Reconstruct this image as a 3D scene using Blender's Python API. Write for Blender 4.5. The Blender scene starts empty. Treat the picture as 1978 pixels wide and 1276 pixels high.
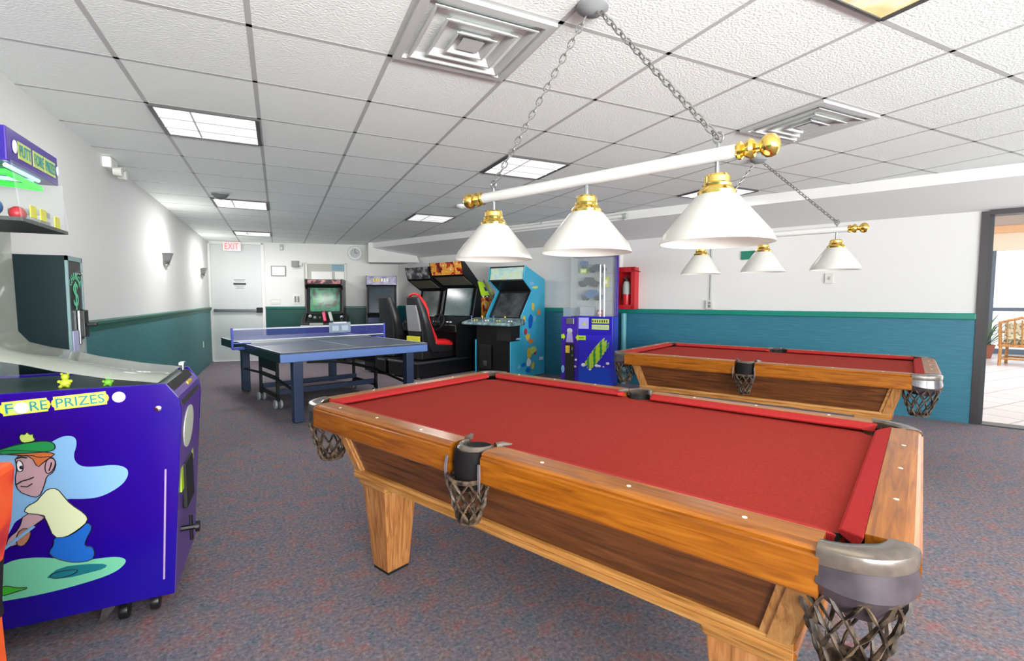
import bpy, bmesh, math, random
from mathutils import Matrix, Vector
random.seed(7)
SC = bpy.context.scene
COL = SC.collection
PI = math.pi
def rad(d): return d * PI / 180.0

# ------------------------------------------------------------------ colours and materials
def lin(v):
    v /= 255.0
    return v / 12.92 if v <= 0.04045 else ((v + 0.055) / 1.055) ** 2.4
def C(r, g, b): return (lin(r), lin(g), lin(b), 1.0)

def mat(name, col, rough=0.5, metal=0.0, emit=None, es=0.0, spec=None, coat=0.0, alpha=None, bump=None, trans=0.0):
    m = bpy.data.materials.new(name); m.use_nodes = True
    nt = m.node_tree; b = nt.nodes['Principled BSDF']
    b.inputs['Base Color'].default_value = col
    b.inputs['Roughness'].default_value = rough
    b.inputs['Metallic'].default_value = metal
    if spec is not None: b.inputs['Specular IOR Level'].default_value = spec
    if coat: b.inputs['Coat Weight'].default_value = coat; b.inputs['Coat Roughness'].default_value = 0.08
    if emit is not None:
        b.inputs['Emission Color'].default_value = emit; b.inputs['Emission Strength'].default_value = es
    if alpha is not None: b.inputs['Alpha'].default_value = alpha
    if trans: b.inputs['Transmission Weight'].default_value = trans
    if bump:
        sc, st = bump
        tc = nt.nodes.new('ShaderNodeTexCoord'); nz = nt.nodes.new('ShaderNodeTexNoise')
        nz.inputs['Scale'].default_value = sc; nz.inputs['Detail'].default_value = 4
        bp = nt.nodes.new('ShaderNodeBump'); bp.inputs['Strength'].default_value = st; bp.inputs['Distance'].default_value = 0.01
        nt.links.new(tc.outputs['Object'], nz.inputs['Vector']); nt.links.new(nz.outputs['Fac'], bp.inputs['Height'])
        nt.links.new(bp.outputs['Normal'], b.inputs['Normal'])
    return m

def ramp(nt, stops, src, interp='LINEAR'):
    r = nt.nodes.new('ShaderNodeValToRGB'); e = r.color_ramp.elements
    r.color_ramp.interpolation = interp
    while len(e) < len(stops): e.new(0.5)
    for k, (p, c) in enumerate(stops): e[k].position = p; e[k].color = c
    nt.links.new(src, r.inputs['Fac'])
    return r.outputs['Color']

def noise_mat(name, stops, scale, stretch=(1, 1, 1), detail=5, distort=0.0, rough=0.5, coat=0.0, bump=0.0, interp='LINEAR', metal=0.0, spec=None, rot=(0, 0, 0)):
    m = bpy.data.materials.new(name); m.use_nodes = True
    nt = m.node_tree; b = nt.nodes['Principled BSDF']
    tc = nt.nodes.new('ShaderNodeTexCoord'); mp = nt.nodes.new('ShaderNodeMapping')
    mp.inputs['Scale'].default_value = stretch; mp.inputs['Rotation'].default_value = rot
    nz = nt.nodes.new('ShaderNodeTexNoise'); nz.inputs['Scale'].default_value = scale
    nz.inputs['Detail'].default_value = detail; nz.inputs['Distortion'].default_value = distort
    nt.links.new(tc.outputs['Object'], mp.inputs['Vector']); nt.links.new(mp.outputs['Vector'], nz.inputs['Vector'])
    nt.links.new(ramp(nt, stops, nz.outputs['Fac'], interp), b.inputs['Base Color'])
    b.inputs['Roughness'].default_value = rough; b.inputs['Metallic'].default_value = metal
    if spec is not None: b.inputs['Specular IOR Level'].default_value = spec
    if coat: b.inputs['Coat Weight'].default_value = coat; b.inputs['Coat Roughness'].default_value = 0.12
    if bump:
        bp = nt.nodes.new('ShaderNodeBump'); bp.inputs['Strength'].default_value = bump; bp.inputs['Distance'].default_value = 0.01
        nt.links.new(nz.outputs['Fac'], bp.inputs['Height']); nt.links.new(bp.outputs['Normal'], b.inputs['Normal'])
    return m

def wood(name, dark, mid, light, axis, rough=0.36, coat=0.12, scale=4.0):
    st = {'x': (0.9, 14, 14), 'y': (14, 0.9, 14), 'z': (14, 14, 0.9)}[axis]
    return noise_mat(name, [(0.28, dark), (0.5, mid), (0.72, light)], scale, st, 6, 1.2, rough, coat)

GOLD_D, GOLD_M, GOLD_L = C(112, 58, 6), C(150, 84, 12), C(172, 104, 24)
BRN_D, BRN_M, BRN_L = C(62, 32, 10), C(104, 58, 24), C(126, 76, 36)
M = {}
M['rail_x'] = wood('golden_oak_long', GOLD_D, GOLD_M, GOLD_L, 'x')
M['rail_y'] = wood('golden_oak_cross', GOLD_D, GOLD_M, GOLD_L, 'y')
M['trim_x'] = wood('oak_trim', C(140, 92, 40), C(184, 128, 66), C(206, 154, 92), 'x')
M['trim_z'] = wood('oak_trim_upright', C(140, 92, 44), C(182, 126, 70), C(204, 152, 94), 'z')
M['leg_z'] = wood('oak_leg', C(130, 78, 36), C(176, 116, 64), C(200, 144, 88), 'z')
M['panel_x'] = wood('dark_oak_panel', BRN_D, BRN_M, BRN_L, 'x', 0.4, 0.1, 3.0)
M['panel_y'] = wood('dark_oak_panel_cross', BRN_D, BRN_M, BRN_L, 'y', 0.4, 0.1, 3.0)
M['felt'] = noise_mat('red_felt', [(0.3, C(142, 43, 36)), (0.7, C(158, 52, 43))], 160, rough=0.95, spec=0.1)
M['cush'] = noise_mat('red_cushion_cloth', [(0.3, C(162, 38, 40)), (0.7, C(178, 48, 48))], 160, rough=0.9, spec=0.15)
M['leather'] = noise_mat('dark_leather', [(0.3, C(78, 68, 60)), (0.7, C(100, 88, 80))], 30, rough=0.26, coat=0.5)
M['net'] = noise_mat('brown_leather_net', [(0.38, C(26, 18, 15)), (0.66, C(112, 92, 74))], 45, rough=0.5)
M['black_leather'] = mat('black_leather', C(18, 15, 16), 0.75, spec=0.25)
M['ivory'] = mat('ivory_dot', C(245, 240, 225), 0.3)
M['liner'] = mat('black_rubber', C(14, 13, 13), 0.7)
M['white'] = mat('white_paint', C(226, 226, 224), 0.45)
M['offwhite'] = mat('off_white_plastic', C(215, 214, 208), 0.4)
M['paper'] = mat('white_paper', C(238, 238, 236), 0.7)
M['black'] = mat('black_laminate', C(18, 18, 20), 0.35)
M['blackm'] = mat('black_matt', C(15, 15, 17), 0.6)
M['dgrey'] = mat('dark_grey', C(58, 60, 64), 0.5)
M['grey'] = mat('mid_grey', C(128, 130, 132), 0.5)
M['chrome'] = mat('chrome', C(205, 207, 210), 0.18, 1.0)
M['steel'] = mat('brushed_steel', C(150, 152, 155), 0.35, 1.0)
M['brass'] = mat('polished_brass', C(240, 206, 112), 0.16, 1.0)
M['chain'] = mat('grey_chain', C(150, 150, 148), 0.35, 0.8)
M['shade'] = mat('white_glass_shade', C(226, 226, 222), 0.3, emit=(1, 0.985, 0.95, 1), es=0.04)
M['barwhite'] = mat('white_enamel', C(206, 206, 204), 0.35)
M['wall'] = mat('painted_wall', C(222, 222, 221), 0.75, bump=(28, 0.12))
M['rwall'] = M['wall']
M['ceil'] = mat('ceiling_tile', C(238, 243, 240), 0.9, bump=(85, 0.35))
M['tbar'] = mat('ceiling_grid', C(184, 185, 184), 0.6)  # shading along the bars is put into this grey, darker than the tiles
M['diff'] = mat('light_diffuser', C(240, 240, 240), 0.5, emit=(1, 1, 1, 1), es=0.95)
M['louver'] = mat('light_louver', C(220, 220, 220), 0.4)
M['teal'] = noise_mat('teal_wainscot', [(0.3, C(38, 106, 128)), (0.7, C(52, 122, 144))], 6, (1, 1, 12), rough=0.5)
M['tealdk'] = noise_mat('green_teal_wainscot', [(0.3, C(48, 108, 110)), (0.7, C(60, 124, 126))], 6, (1, 1, 12), rough=0.5)
M['green'] = mat('green_teal_rail', C(8, 128, 112), 0.4)
M['dkgreen'] = mat('dark_green_rail', C(10, 98, 82), 0.4)
M['bgreen'] = mat('dark_green_wainscot', C(6, 72, 66), 0.5)
M['door'] = mat('door_paint', C(206, 210, 210), 0.5)
M['bronze'] = mat('dark_bronze_frame', C(62, 58, 60), 0.4, 0.3)
M['red'] = mat('red_enamel', C(196, 30, 40), 0.3)
M['redseat'] = mat('red_vinyl', C(222, 36, 40), 0.4)
M['seatblk'] = noise_mat('black_vinyl', [(0.3, C(26, 26, 29)), (0.7, C(40, 40, 44))], 30, rough=0.42)
M['seatgrey'] = mat('grey_vinyl', C(140, 140, 144), 0.5)
M['yellow'] = mat('yellow_sticker', C(214, 212, 60), 0.45)
M['lime'] = mat('lime_print', C(178, 214, 40), 0.45)
M['blue'] = noise_mat('blue_violet_laminate', [(0.35, C(34, 5, 128)), (0.65, C(22, 3, 140))], 1.6, rough=0.16, coat=0.3)
M['bluedk'] = mat('violet_laminate', C(66, 34, 150), 0.3)
M['violet'] = mat('violet_front', C(92, 58, 150), 0.35)
M['gblue'] = noise_mat('cobalt_panel', [(0.35, C(52, 34, 190)), (0.65, C(44, 44, 200))], 2, rough=0.3)
M['gblue2'] = mat('cobalt_blue_print', C(24, 66, 190), 0.35)
M['gviolet'] = mat('purple_panel', C(62, 30, 160), 0.35)
M['ppblue'] = mat('blue_enamel', C(92, 124, 186), 0.4)
M['ppnavy'] = mat('navy_frame', C(40, 58, 92), 0.45)
M['pptop'] = mat('slate_table_top', C(66, 76, 92), 0.35)
M['ppline'] = mat('white_line', C(200, 204, 206), 0.5)
M['netblue'] = mat('blue_net', C(66, 72, 170), 0.6, alpha=0.30)
M['netband'] = mat('white_net_band', C(214, 218, 226), 0.6)
M['bluesolid'] = mat('blue_bracket', C(58, 76, 190), 0.4)
M['clear'] = mat('frosted_plate', C(160, 178, 196), 0.3, alpha=0.6)
M['glass'] = mat('clear_acrylic', C(226, 236, 236), 0.05, alpha=0.10)
M['lid'] = mat('acrylic_lid', C(186, 190, 180), 0.08, alpha=0.55)  # grey and opacity stand in for the ceiling reflected in the acrylic
M['neon'] = mat('green_neon', C(60, 240, 70), 0.4, emit=C(50, 240, 60), es=1.3)
M['neonw'] = mat('white_tube', C(220, 245, 245), 0.4, emit=C(200, 240, 245), es=0.9)
M['gtin'] = mat('teal_panel', C(10, 36, 40), 0.6, spec=0.25)
M['mint'] = mat('mint_print', C(96, 190, 150), 0.5)
M['ltblue'] = mat('light_blue_print', C(130, 180, 226), 0.4)
M['pgreen'] = mat('pale_green_print', C(112, 196, 160), 0.4)
M['pteal'] = mat('deep_teal_print', C(12, 112, 126), 0.4)
M['pblue'] = mat('bright_blue_print', C(18, 100, 196), 0.4)
M['cream'] = mat('cream_print', C(222, 230, 190), 0.4)
M['skin'] = mat('skin_print', C(186, 150, 162), 0.4)
M['tan'] = mat('tan_print', C(176, 120, 96), 0.4)
M['hair'] = mat('ginger_print', C(196, 106, 54), 0.4)
M['cap'] = mat('green_print', C(26, 138, 74), 0.4)
M['leaf'] = mat('leaf_green_print', C(60, 176, 50), 0.4)
M['ink'] = mat('black_print', C(14, 12, 22), 0.4)
M['letter'] = mat('teal_letter', C(24, 130, 140), 0.4)
M['letgrn'] = mat('yellow_green_print', C(196, 216, 110), 0.4)
M['white2'] = mat('white_print', C(236, 234, 240), 0.4)
M['flame'] = noise_mat('flame_print', [(0.24, C(30, 14, 12)), (0.32, C(190, 34, 18)), (0.42, C(244, 84, 24)), (0.66, C(252, 120, 40))], 4, (1, 1, 0.8), 3, 0.5, 0.4)
M['flame2'] = noise_mat('race_marquee_print', [(0.34, C(70, 20, 14)), (0.44, C(176, 34, 26)), (0.52, C(226, 170, 60)), (0.62, C(196, 120, 40)), (0.75, C(236, 226, 170))], 9, (1, 1, 1), 3, 0.6, 0.3)
M['marq1'] = noise_mat('grey_marquee_print', [(0.35, C(20, 20, 24)), (0.5, C(60, 58, 64)), (0.66, C(150, 148, 150))], 12, rough=0.35)
M['marqb'] = noise_mat('pale_marquee_print', [(0.3, C(110, 160, 180)), (0.5, C(178, 206, 196)), (0.7, C(196, 190, 120))], 5, (1, 1, 1), 3, 0.4, 0.35)
M['marqv'] = noise_mat('violet_marquee_print', [(0.3, C(86, 84, 130)), (0.55, C(170, 166, 190)), (0.7, C(120, 112, 170))], 9, rough=0.35)
M['simside'] = noise_mat('aqua_side_print', [(0.25, C(30, 150, 190)), (0.5, C(70, 176, 214)), (0.75, C(28, 150, 160))], 1.5, (1, 1, 0.7), 2, 0.3, 0.35)
M['scrgreen'] = bpy.data.materials.new('green_game_screen')
M['scrteal'] = bpy.data.materials.new('teal_game_screen')
M['scrdark'] = noise_mat('dark_game_screen', [(0.3, C(26, 36, 46)), (0.7, C(50, 72, 88))], 4, rough=0.15)
M['scrglass'] = noise_mat('dark_glass_screen', [(0.3, C(34, 36, 38)), (0.7, C(78, 82, 84))], 5, rough=0.12)
M['deck'] = noise_mat('control_deck_print', [(0.3, C(50, 66, 74)), (0.5, C(106, 132, 138)), (0.7, C(150, 170, 168))], 12, rough=0.3)
M['amber'] = mat('amber_print', C(224, 190, 60), 0.4)
M['orange'] = mat('orange_print', C(226, 130, 50), 0.4)
M['stain'] = noise_mat('amber_lit_panel', [(0.36, C(240, 206, 140)), (0.46, C(252, 236, 186)), (0.54, C(228, 222, 208)), (0.64, C(248, 214, 150))], 5, rough=0.3)
M['wicker'] = noise_mat('rattan', [(0.3, C(150, 96, 46)), (0.7, C(206, 156, 96))], 40, rough=0.5)
M['plant'] = mat('plant_leaf', C(70, 100, 70), 0.5)
M['plaid'] = noise_mat('patterned_cushion', [(0.35, C(90, 96, 80)), (0.55, C(226, 220, 190)), (0.75, C(190, 150, 90))], 25, rough=0.8)
M['pink'] = mat('pink_plastic', C(206, 40, 96), 0.35)
M['peach'] = mat('peach_valance', C(236, 190, 150), 0.7)
M['creamwall'] = mat('cream_valance', C(240, 226, 206), 0.8)
M['mull'] = mat('blue_grey_mullion', C(84, 98, 116), 0.4)
M['exitred'] = mat('exit_letter', C(222, 120, 126), 0.5, emit=C(236, 120, 120), es=0.35)
M['exitbox'] = mat('exit_box', C(232, 222, 222), 0.5, emit=C(240, 225, 225), es=0.12)
M['extgrey'] = mat('grey_label', C(170, 176, 172), 0.5)
M['sconce'] = mat('pewter_sconce', C(150, 150, 148), 0.4, 0.4)
M['shield'] = noise_mat('plum_leather', [(0.3, C(54, 46, 52)), (0.7, C(72, 62, 68))], 30, rough=0.3, coat=0.4)
M['vent'] = mat('vent_enamel', C(188, 189, 189), 0.5)
M['fringe'] = mat('grey_fringe', C(104, 96, 104), 0.5)
M['card'] = mat('pale_card', C(176, 190, 204), 0.5)
M['toyb'] = mat('toy_blue', C(50, 96, 150), 0.4)
M['toyy'] = mat('toy_yellow', C(196, 206, 60), 0.4)
M['toyr'] = mat('toy_red', C(180, 50, 56), 0.4)
M['toyg'] = mat('toy_green', C(120, 190, 60), 0.6)
M['toyk'] = mat('toy_dark', C(44, 48, 56), 0.4)
M['toyw'] = mat('toy_silver', C(170, 178, 186), 0.3)
for key, cols in (('scrgreen', [(0.36, C(10, 30, 20)), (0.46, C(30, 120, 80)), (0.56, C(60, 170, 130)), (0.68, C(90, 200, 90))]),
                  ('scrteal', [(0.3, C(60, 110, 130)), (0.48, C(120, 150, 150)), (0.6, C(70, 140, 150)), (0.75, C(150, 170, 165))])):
    m = M[key]; m.use_nodes = True; nt = m.node_tree; b = nt.nodes['Principled BSDF']
    tc = nt.nodes.new('ShaderNodeTexCoord'); nz = nt.nodes.new('ShaderNodeTexNoise')
    nz.inputs['Scale'].default_value = 5; nz.inputs['Detail'].default_value = 3; nz.inputs['Distortion'].default_value = 0.8
    nt.links.new(tc.outputs['Object'], nz.inputs['Vector'])
    o_ = ramp(nt, cols, nz.outputs['Fac'])
    b.inputs['Base Color'].default_value = (0.02, 0.02, 0.02, 1); b.inputs['Roughness'].default_value = 0.15
    nt.links.new(o_, b.inputs['Emission Color']); b.inputs['Emission Strength'].default_value = 0.75 if key == 'scrgreen' else 0.35
# white glass of the lamp shades lets light through
m = M['shade']; nt = m.node_tree; pb = nt.nodes['Principled BSDF']; out = nt.nodes['Material Output']
tr = nt.nodes.new('ShaderNodeBsdfTranslucent'); tr.inputs['Color'].default_value = C(226, 225, 220); ms = nt.nodes.new('ShaderNodeMixShader'); ms.inputs['Fac'].default_value = 0.3
nt.links.new(pb.outputs['BSDF'], ms.inputs[1]); nt.links.new(tr.outputs['BSDF'], ms.inputs[2]); nt.links.new(ms.outputs['Shader'], out.inputs['Surface'])
# lit stained panel
b = M['stain'].node_tree.nodes['Principled BSDF']
M['stain'].node_tree.links.new(b.inputs['Base Color'].links[0].from_socket, b.inputs['Emission Color']); b.inputs['Emission Strength'].default_value = 0.25

def carpet_mat():
    m = bpy.data.materials.new('speckled_carpet'); m.use_nodes = True
    nt = m.node_tree; b = nt.nodes['Principled BSDF']; L = nt.links
    tc = nt.nodes.new('ShaderNodeTexCoord')
    def noise(s, d, off):
        mp = nt.nodes.new('ShaderNodeMapping'); mp.inputs['Location'].default_value = (off, off * 2, 0)
        n = nt.nodes.new('ShaderNodeTexNoise'); n.inputs['Scale'].default_value = s; n.inputs['Detail'].default_value = d; n.inputs['Roughness'].default_value = 0.7
        L.new(tc.outputs['Object'], mp.inputs['Vector']); L.new(mp.outputs['Vector'], n.inputs['Vector']); return n.outputs['Fac']
    c1 = ramp(nt, [(0.32, C(58, 50, 52)), (0.46, C(118, 108, 110)), (0.56, C(140, 131, 133)), (0.70, C(184, 174, 175))], noise(62, 5, 0))
    c2 = ramp(nt, [(0.36, C(70, 112, 130)), (0.45, C(116, 114, 136)), (0.54, C(132, 120, 124)), (0.64, C(172, 98, 104))], noise(11, 6, 3))
    mx = nt.nodes.new('ShaderNodeMix'); mx.data_type = 'RGBA'; mx.blend_type = 'MIX'; mx.inputs['Factor'].default_value = 0.45
    L.new(c1, mx.inputs[6]); L.new(c2, mx.inputs[7])
    L.new(mx.outputs[2], b.inputs['Base Color']); b.inputs['Roughness'].default_value = 0.95; b.inputs['Specular IOR Level'].default_value = 0.1
    bp = nt.nodes.new('ShaderNodeBump'); bp.inputs['Strength'].default_value = 0.5; bp.inputs['Distance'].default_value = 0.01
    L.new(noise(160, 3, 7), bp.inputs['Height']); L.new(bp.outputs['Normal'], b.inputs['Normal'])
    return m
M['carpet'] = carpet_mat()
def tile_mat():
    m = bpy.data.materials.new('white_stone_tile'); m.use_nodes = True
    nt = m.node_tree; b = nt.nodes['Principled BSDF']; L = nt.links
    tc = nt.nodes.new('ShaderNodeTexCoord'); br = nt.nodes.new('ShaderNodeTexBrick')
    br.offset = 0.0; br.inputs['Scale'].default_value = 1.0; br.inputs['Brick Width'].default_value = 0.45; br.inputs['Row Height'].default_value = 0.45
    br.inputs['Mortar Size'].default_value = 0.012
    br.inputs['Color1'].default_value = C(214, 210, 214); br.inputs['Color2'].default_value = C(200, 198, 204); br.inputs['Mortar'].default_value = C(160, 158, 166)
    L.new(tc.outputs['Object'], br.inputs['Vector']); L.new(br.outputs['Color'], b.inputs['Base Color']); b.inputs['Roughness'].default_value = 0.35
    return m
M['tile'] = tile_mat()

# ------------------------------------------------------------------ mesh builder
_font_cache = {}
def font_mesh(s):
    if s not in _font_cache:
        cu = bpy.data.curves.new('t', 'FONT'); cu.body = s; cu.size = 1.0; cu.resolution_u = 3
        ob = bpy.data.objects.new('t', cu); COL.objects.link(ob)
        dg = bpy.context.evaluated_depsgraph_get()
        me = bpy.data.meshes.new_from_object(ob.evaluated_get(dg))
        vs = [tuple(v.co) for v in me.vertices]; fs = [tuple(p.vertices) for p in me.polygons]
        bpy.data.objects.remove(ob); bpy.data.curves.remove(cu); bpy.data.meshes.remove(me)
        x0 = min(v[0] for v in vs); x1 = max(v[0] for v in vs); y0 = min(v[1] for v in vs); y1 = max(v[1] for v in vs)
        vs = [((v[0] - x0) / (x1 - x0), (v[1] - y0) / (y1 - y0)) for v in vs]
        _font_cache[s] = (vs, fs)
    return _font_cache[s]

class MB:
    def __init__(self):
        self.v = []; self.f = []; self.m = []; self.s = []; self.T = Matrix.Identity(4)
    def add(self, vs, fs, m=0, smooth=False):
        n = len(self.v); T = self.T
        self.v += [T @ Vector(p) for p in vs]
        for f in fs:
            self.f.append([n + i for i in f]); self.m.append(m); self.s.append(smooth)
        return self
    def box(self, x0, x1, y0, y1, z0, z1, m=0):
        vs = [(x, y, z) for z in (z0, z1) for y in (y0, y1) for x in (x0, x1)]
        return self.add(vs, [(0, 2, 3, 1), (4, 5, 7, 6), (0, 1, 5, 4), (2, 6, 7, 3), (0, 4, 6, 2), (1, 3, 7, 5)], m)
    def taper(self, cx, cy, z0, z1, a0, b0, a1, b1, m=0):
        vs = [(cx + sx * a, cy + sy * b, z) for z, a, b in ((z0, a0, b0), (z1, a1, b1)) for sy in (-1, 1) for sx in (-1, 1)]
        return self.add(vs, [(0, 2, 3, 1), (4, 5, 7, 6), (0, 1, 5, 4), (2, 6, 7, 3), (0, 4, 6, 2), (1, 3, 7, 5)], m)
    def prism(self, poly, axis, a0, a1, m=0, smooth=False):
        n = len(poly)
        def p(u, w, t): return {'x': (t, u, w), 'y': (u, t, w), 'z': (u, w, t)}[axis]
        vs = [p(u, w, a0) for u, w in poly] + [p(u, w, a1) for u, w in poly]
        fs = [list(range(n))[::-1], [n + i for i in range(n)]] + [(i, (i + 1) % n, n + (i + 1) % n, n + i) for i in range(n)]
        return self.add(vs, fs, m, smooth)
    def loft(self, rings, m=0, smooth=False, caps=True, closed=True):
        n = len(rings[0]); vs = [p for r in rings for p in r]; fs = []
        for k in range(len(rings) - 1):
            for i in range(n if closed else n - 1):
                j = (i + 1) % n
                fs.append((k * n + i, k * n + j, (k + 1) * n + j, (k + 1) * n + i))
        if caps and closed:
            fs.append(list(range(n))[::-1]); fs.append([(len(rings) - 1) * n + i for i in range(n)])
        return self.add(vs, fs, m, smooth)
    def lathe(self, prof, c=(0, 0, 0), axis='z', seg=24, m=0, smooth=True, caps=True, a0=0.0, a1=2 * PI):
        full = abs(a1 - a0 - 2 * PI) < 1e-6
        k = seg if full else seg + 1; rings = []
        for r, z in prof:
            ring = []
            for i in range(k):
                t = a0 + (a1 - a0) * i / seg; x, y = r * math.cos(t), r * math.sin(t)
                p = {'z': (x, y, z), 'x': (z, x, y), 'y': (x, z, y)}[axis]
                ring.append((c[0] + p[0], c[1] + p[1], c[2] + p[2]))
            rings.append(ring)
        return self.loft(rings, m, smooth, caps and full, full)
    def tube(self, pts, r, seg=8, m=0, closed=False, smooth=True, flat=1.0):
        P = [Vector(p) for p in pts]; n = len(P); rings = []; up = Vector((0, 0, 1)); prev = None
        for i in range(n):
            if closed: t = P[(i + 1) % n] - P[i - 1]
            else: t = P[min(i + 1, n - 1)] - P[max(i - 1, 0)]
            t.normalize()
            a = prev if prev is not None else (up if abs(t.z) < 0.9 else Vector((1, 0, 0)))
            s = (a - t * a.dot(t))
            if s.length < 1e-5: s = t.orthogonal()
            s.normalize(); q = t.cross(s); prev = s
            rr = r[i] if isinstance(r, (list, tuple)) else r
            rings.append([tuple(P[i] + s * (rr * flat * math.cos(2 * PI * k / seg)) + q * (rr * math.sin(2 * PI * k / seg))) for k in range(seg)])
        if closed: rings.append(rings[0])
        return self.loft(rings, m, smooth, not closed)
    def ball(self, c, r, m=0, seg=16, sq=(1, 1, 1)):
        h = seg // 2; rings = []
        for k in range(h + 1):
            t = PI * k / h; rr = max(math.sin(t), 0.01)
            rings.append([(c[0] + r * sq[0] * rr * math.cos(2 * PI * i / seg), c[1] + r * sq[1] * rr * math.sin(2 * PI * i / seg), c[2] - r * sq[2] * math.cos(t)) for i in range(seg)])
        return self.loft(rings, m, True)
    def text(self, s, T, w, h, d=0.002, m=0):
        vs, fs = font_mesh(s); o = self.T; self.T = o @ T
        n = len(vs)
        self.add([(x * w, y * h, d) for x, y in vs], fs, m)
        ed = {}
        for f in fs:
            for i in range(len(f)):
                a, b2 = f[i], f[(i + 1) % len(f)]
                ed[(a, b2)] = 1
        sides = [(a, b2) for (a, b2) in ed if (b2, a) not in ed]
        self.add([(x * w, y * h, d) for x, y in vs] + [(x * w, y * h, 0) for x, y in vs], [(a, b2, n + b2, n + a) for a, b2 in sides], m)
        self.T = o; return self
    def build(self, name, mats, parent=None, bevel=0.0, angle=35, solid=0.0):
        me = bpy.data.meshes.new(name)
        me.from_pydata([tuple(p) for p in self.v], [], self.f)
        if not isinstance(mats, (list, tuple)): mats = [mats]
        for k in mats: me.materials.append(M[k] if isinstance(k, str) else k)
        for p, mi, sm in zip(me.polygons, self.m, self.s): p.material_index = mi; p.use_smooth = sm
        bm = bmesh.new(); bm.from_mesh(me)
        bmesh.ops.remove_doubles(bm, verts=bm.verts, dist=1e-6)
        bmesh.ops.recalc_face_normals(bm, faces=bm.faces); bm.to_mesh(me); bm.free()
        if any(self.s): me.set_sharp_from_angle(angle=rad(angle))
        ob = bpy.data.objects.new(name, me); COL.objects.link(ob)
        if parent is not None: ob.parent = parent
        if solid:
            sd = ob.modifiers.new('thickness', 'SOLIDIFY'); sd.thickness = solid; sd.offset = 0
        if bevel:
            bv = ob.modifiers.new('bevel', 'BEVEL'); bv.width = bevel; bv.segments = 2; bv.limit_method = 'ANGLE'; bv.angle_limit = rad(40)
        return ob

def thing(name, label, cat, loc=(0, 0, 0), rotz=0.0, group=None):
    o = bpy.data.objects.new(name, None); o.empty_display_size = 0.1; COL.objects.link(o)
    o.location = loc; o.rotation_euler = (0, 0, rad(rotz)); o['label'] = label; o['category'] = cat
    if group: o['group'] = group
    return o
def tag(o, label, cat, group=None, loc=None, rotz=None):
    o['label'] = label; o['category'] = cat
    if group: o['group'] = group
    if loc is not None: o.location = loc
    if rotz is not None: o.rotation_euler = (0, 0, rad(rotz))
    return o
def struct(o): o['kind'] = 'structure'; return o
KIDS = {}
def copy_tree(o, parent=None):
    c = o.copy(); COL.objects.link(c)
    if parent is not None: c.parent = parent
    for ch in [x for x in bpy.data.objects if x.parent is o]: copy_tree(ch, c)
    return c
def xf(loc, rz=0.0, rx=0.0, ry=0.0):
    return Matrix.Translation(loc) @ Matrix.Rotation(rad(rz), 4, 'Z') @ Matrix.Rotation(rad(ry), 4, 'Y') @ Matrix.Rotation(rad(rx), 4, 'X')

# ------------------------------------------------------------------ frames of the room
VV = Vector((0.9045, 0.4265, 0)); VV.normalize()          # away from the room, through the right-hand wall
UU = Vector((-VV.y, VV.x, 0))                              # along the right-hand wall, towards the far corner
def W(a, b, z=0.0): return VV * a + UU * b + Vector((0, 0, z))
RW = math.degrees(math.atan2(VV.y, VV.x)) - 90.0           # things whose back is to the right wall
P0 = Vector((-1.29, 11.8, 0)); P1 = Vector((2.45, 11.03, 0))
DD = (P1 - P0).normalized(); NN = Vector((-DD.y, DD.x, 0))
BWR = math.degrees(math.atan2(DD.y, DD.x))
def B(d, off, z=0.0): return P0 + DD * d - NN * off + Vector((0, 0, z))
CEIL = 2.49; WA = 6.92
GX, GY, GS = -0.693, 3.0913, 0.6096

# ------------------------------------------------------------------ setting
corner = P0 + DD * ((WA - P0.dot(VV)) / DD.dot(VV))
REAR = -4.0
rx = (WA - VV.y * REAR) / VV.x
room = [(-1.29, REAR), (rx, REAR), (corner.x, corner.y), (P0.x, P0.y)]
mb = MB(); mb.prism(room, 'z', -0.1, 0.0); struct(mb.build('floor', 'carpet'))

mb = MB()
mb.prism(room, 'z', CEIL + 0.004, CEIL + 0.15, 0)
w = 0.012
def bar_y_end(x):   # where a bar running in depth meets beam or back wall
    yb = P0.y + (x - P0.x) * DD.y / DD.x
    ya = (6.2 - VV.x * x) / VV.y
    return min(yb, ya)
for i in range(-1, 17):
    x = GX + GS * i
    if x < -1.29: continue
    y1 = bar_y_end(x)
    if y1 > REAR: mb.box(x - w, x + w, REAR, y1, CEIL + 0.0032, CEIL + 0.008, 1)
for j in range(-14, 12):
    y = GY - GS * j
    x1 = (6.2 - VV.y * y) / VV.x
    if y > 11.0: x1 = min(x1, P0.x + (y - P0.y) * DD.x / DD.y)
    if x1 > -1.29: mb.box(-1.29, x1, y - w, y + w, CEIL + 0.0032, CEIL + 0.008, 1)
struct(mb.build('ceiling', ['ceil', 'tbar']))

mb = MB(); mb.box(-1.41, -1.29, REAR, P0.y, 0, CEIL + 0.1); struct(mb.build('wall_left', 'wall'))
def slab_back(mb, d0, d1, o0, o1, z0, z1, m=0):
    pts = [B(d0, o0), B(d1, o0), B(d1, o1), B(d0, o1)]
    return mb.prism([(p.x, p.y) for p in pts], 'z', z0, z1, m)
def slab_right(mb, b0, b1, a0, a1, z0, z1, m=0):
    pts = [W(a0, b0), W(a0, b1), W(a1, b1), W(a1, b0)]
    return mb.prism([(p.x, p.y) for p in pts], 'z', z0, z1, m)
LB = (corner - P0).length
mb = MB(); slab_back(mb, 1.05, LB + 0.1, 0, -0.12, 0, CEIL + 0.1); slab_back(mb, -0.12, 0.0, 0, -0.12, 0, CEIL + 0.1)
slab_back(mb, 0.0, 1.05, -0.10, -0.16, 0, CEIL + 0.1)
struct(mb.build('wall_back', 'wall'))
bc = corner.dot(UU)
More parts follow.
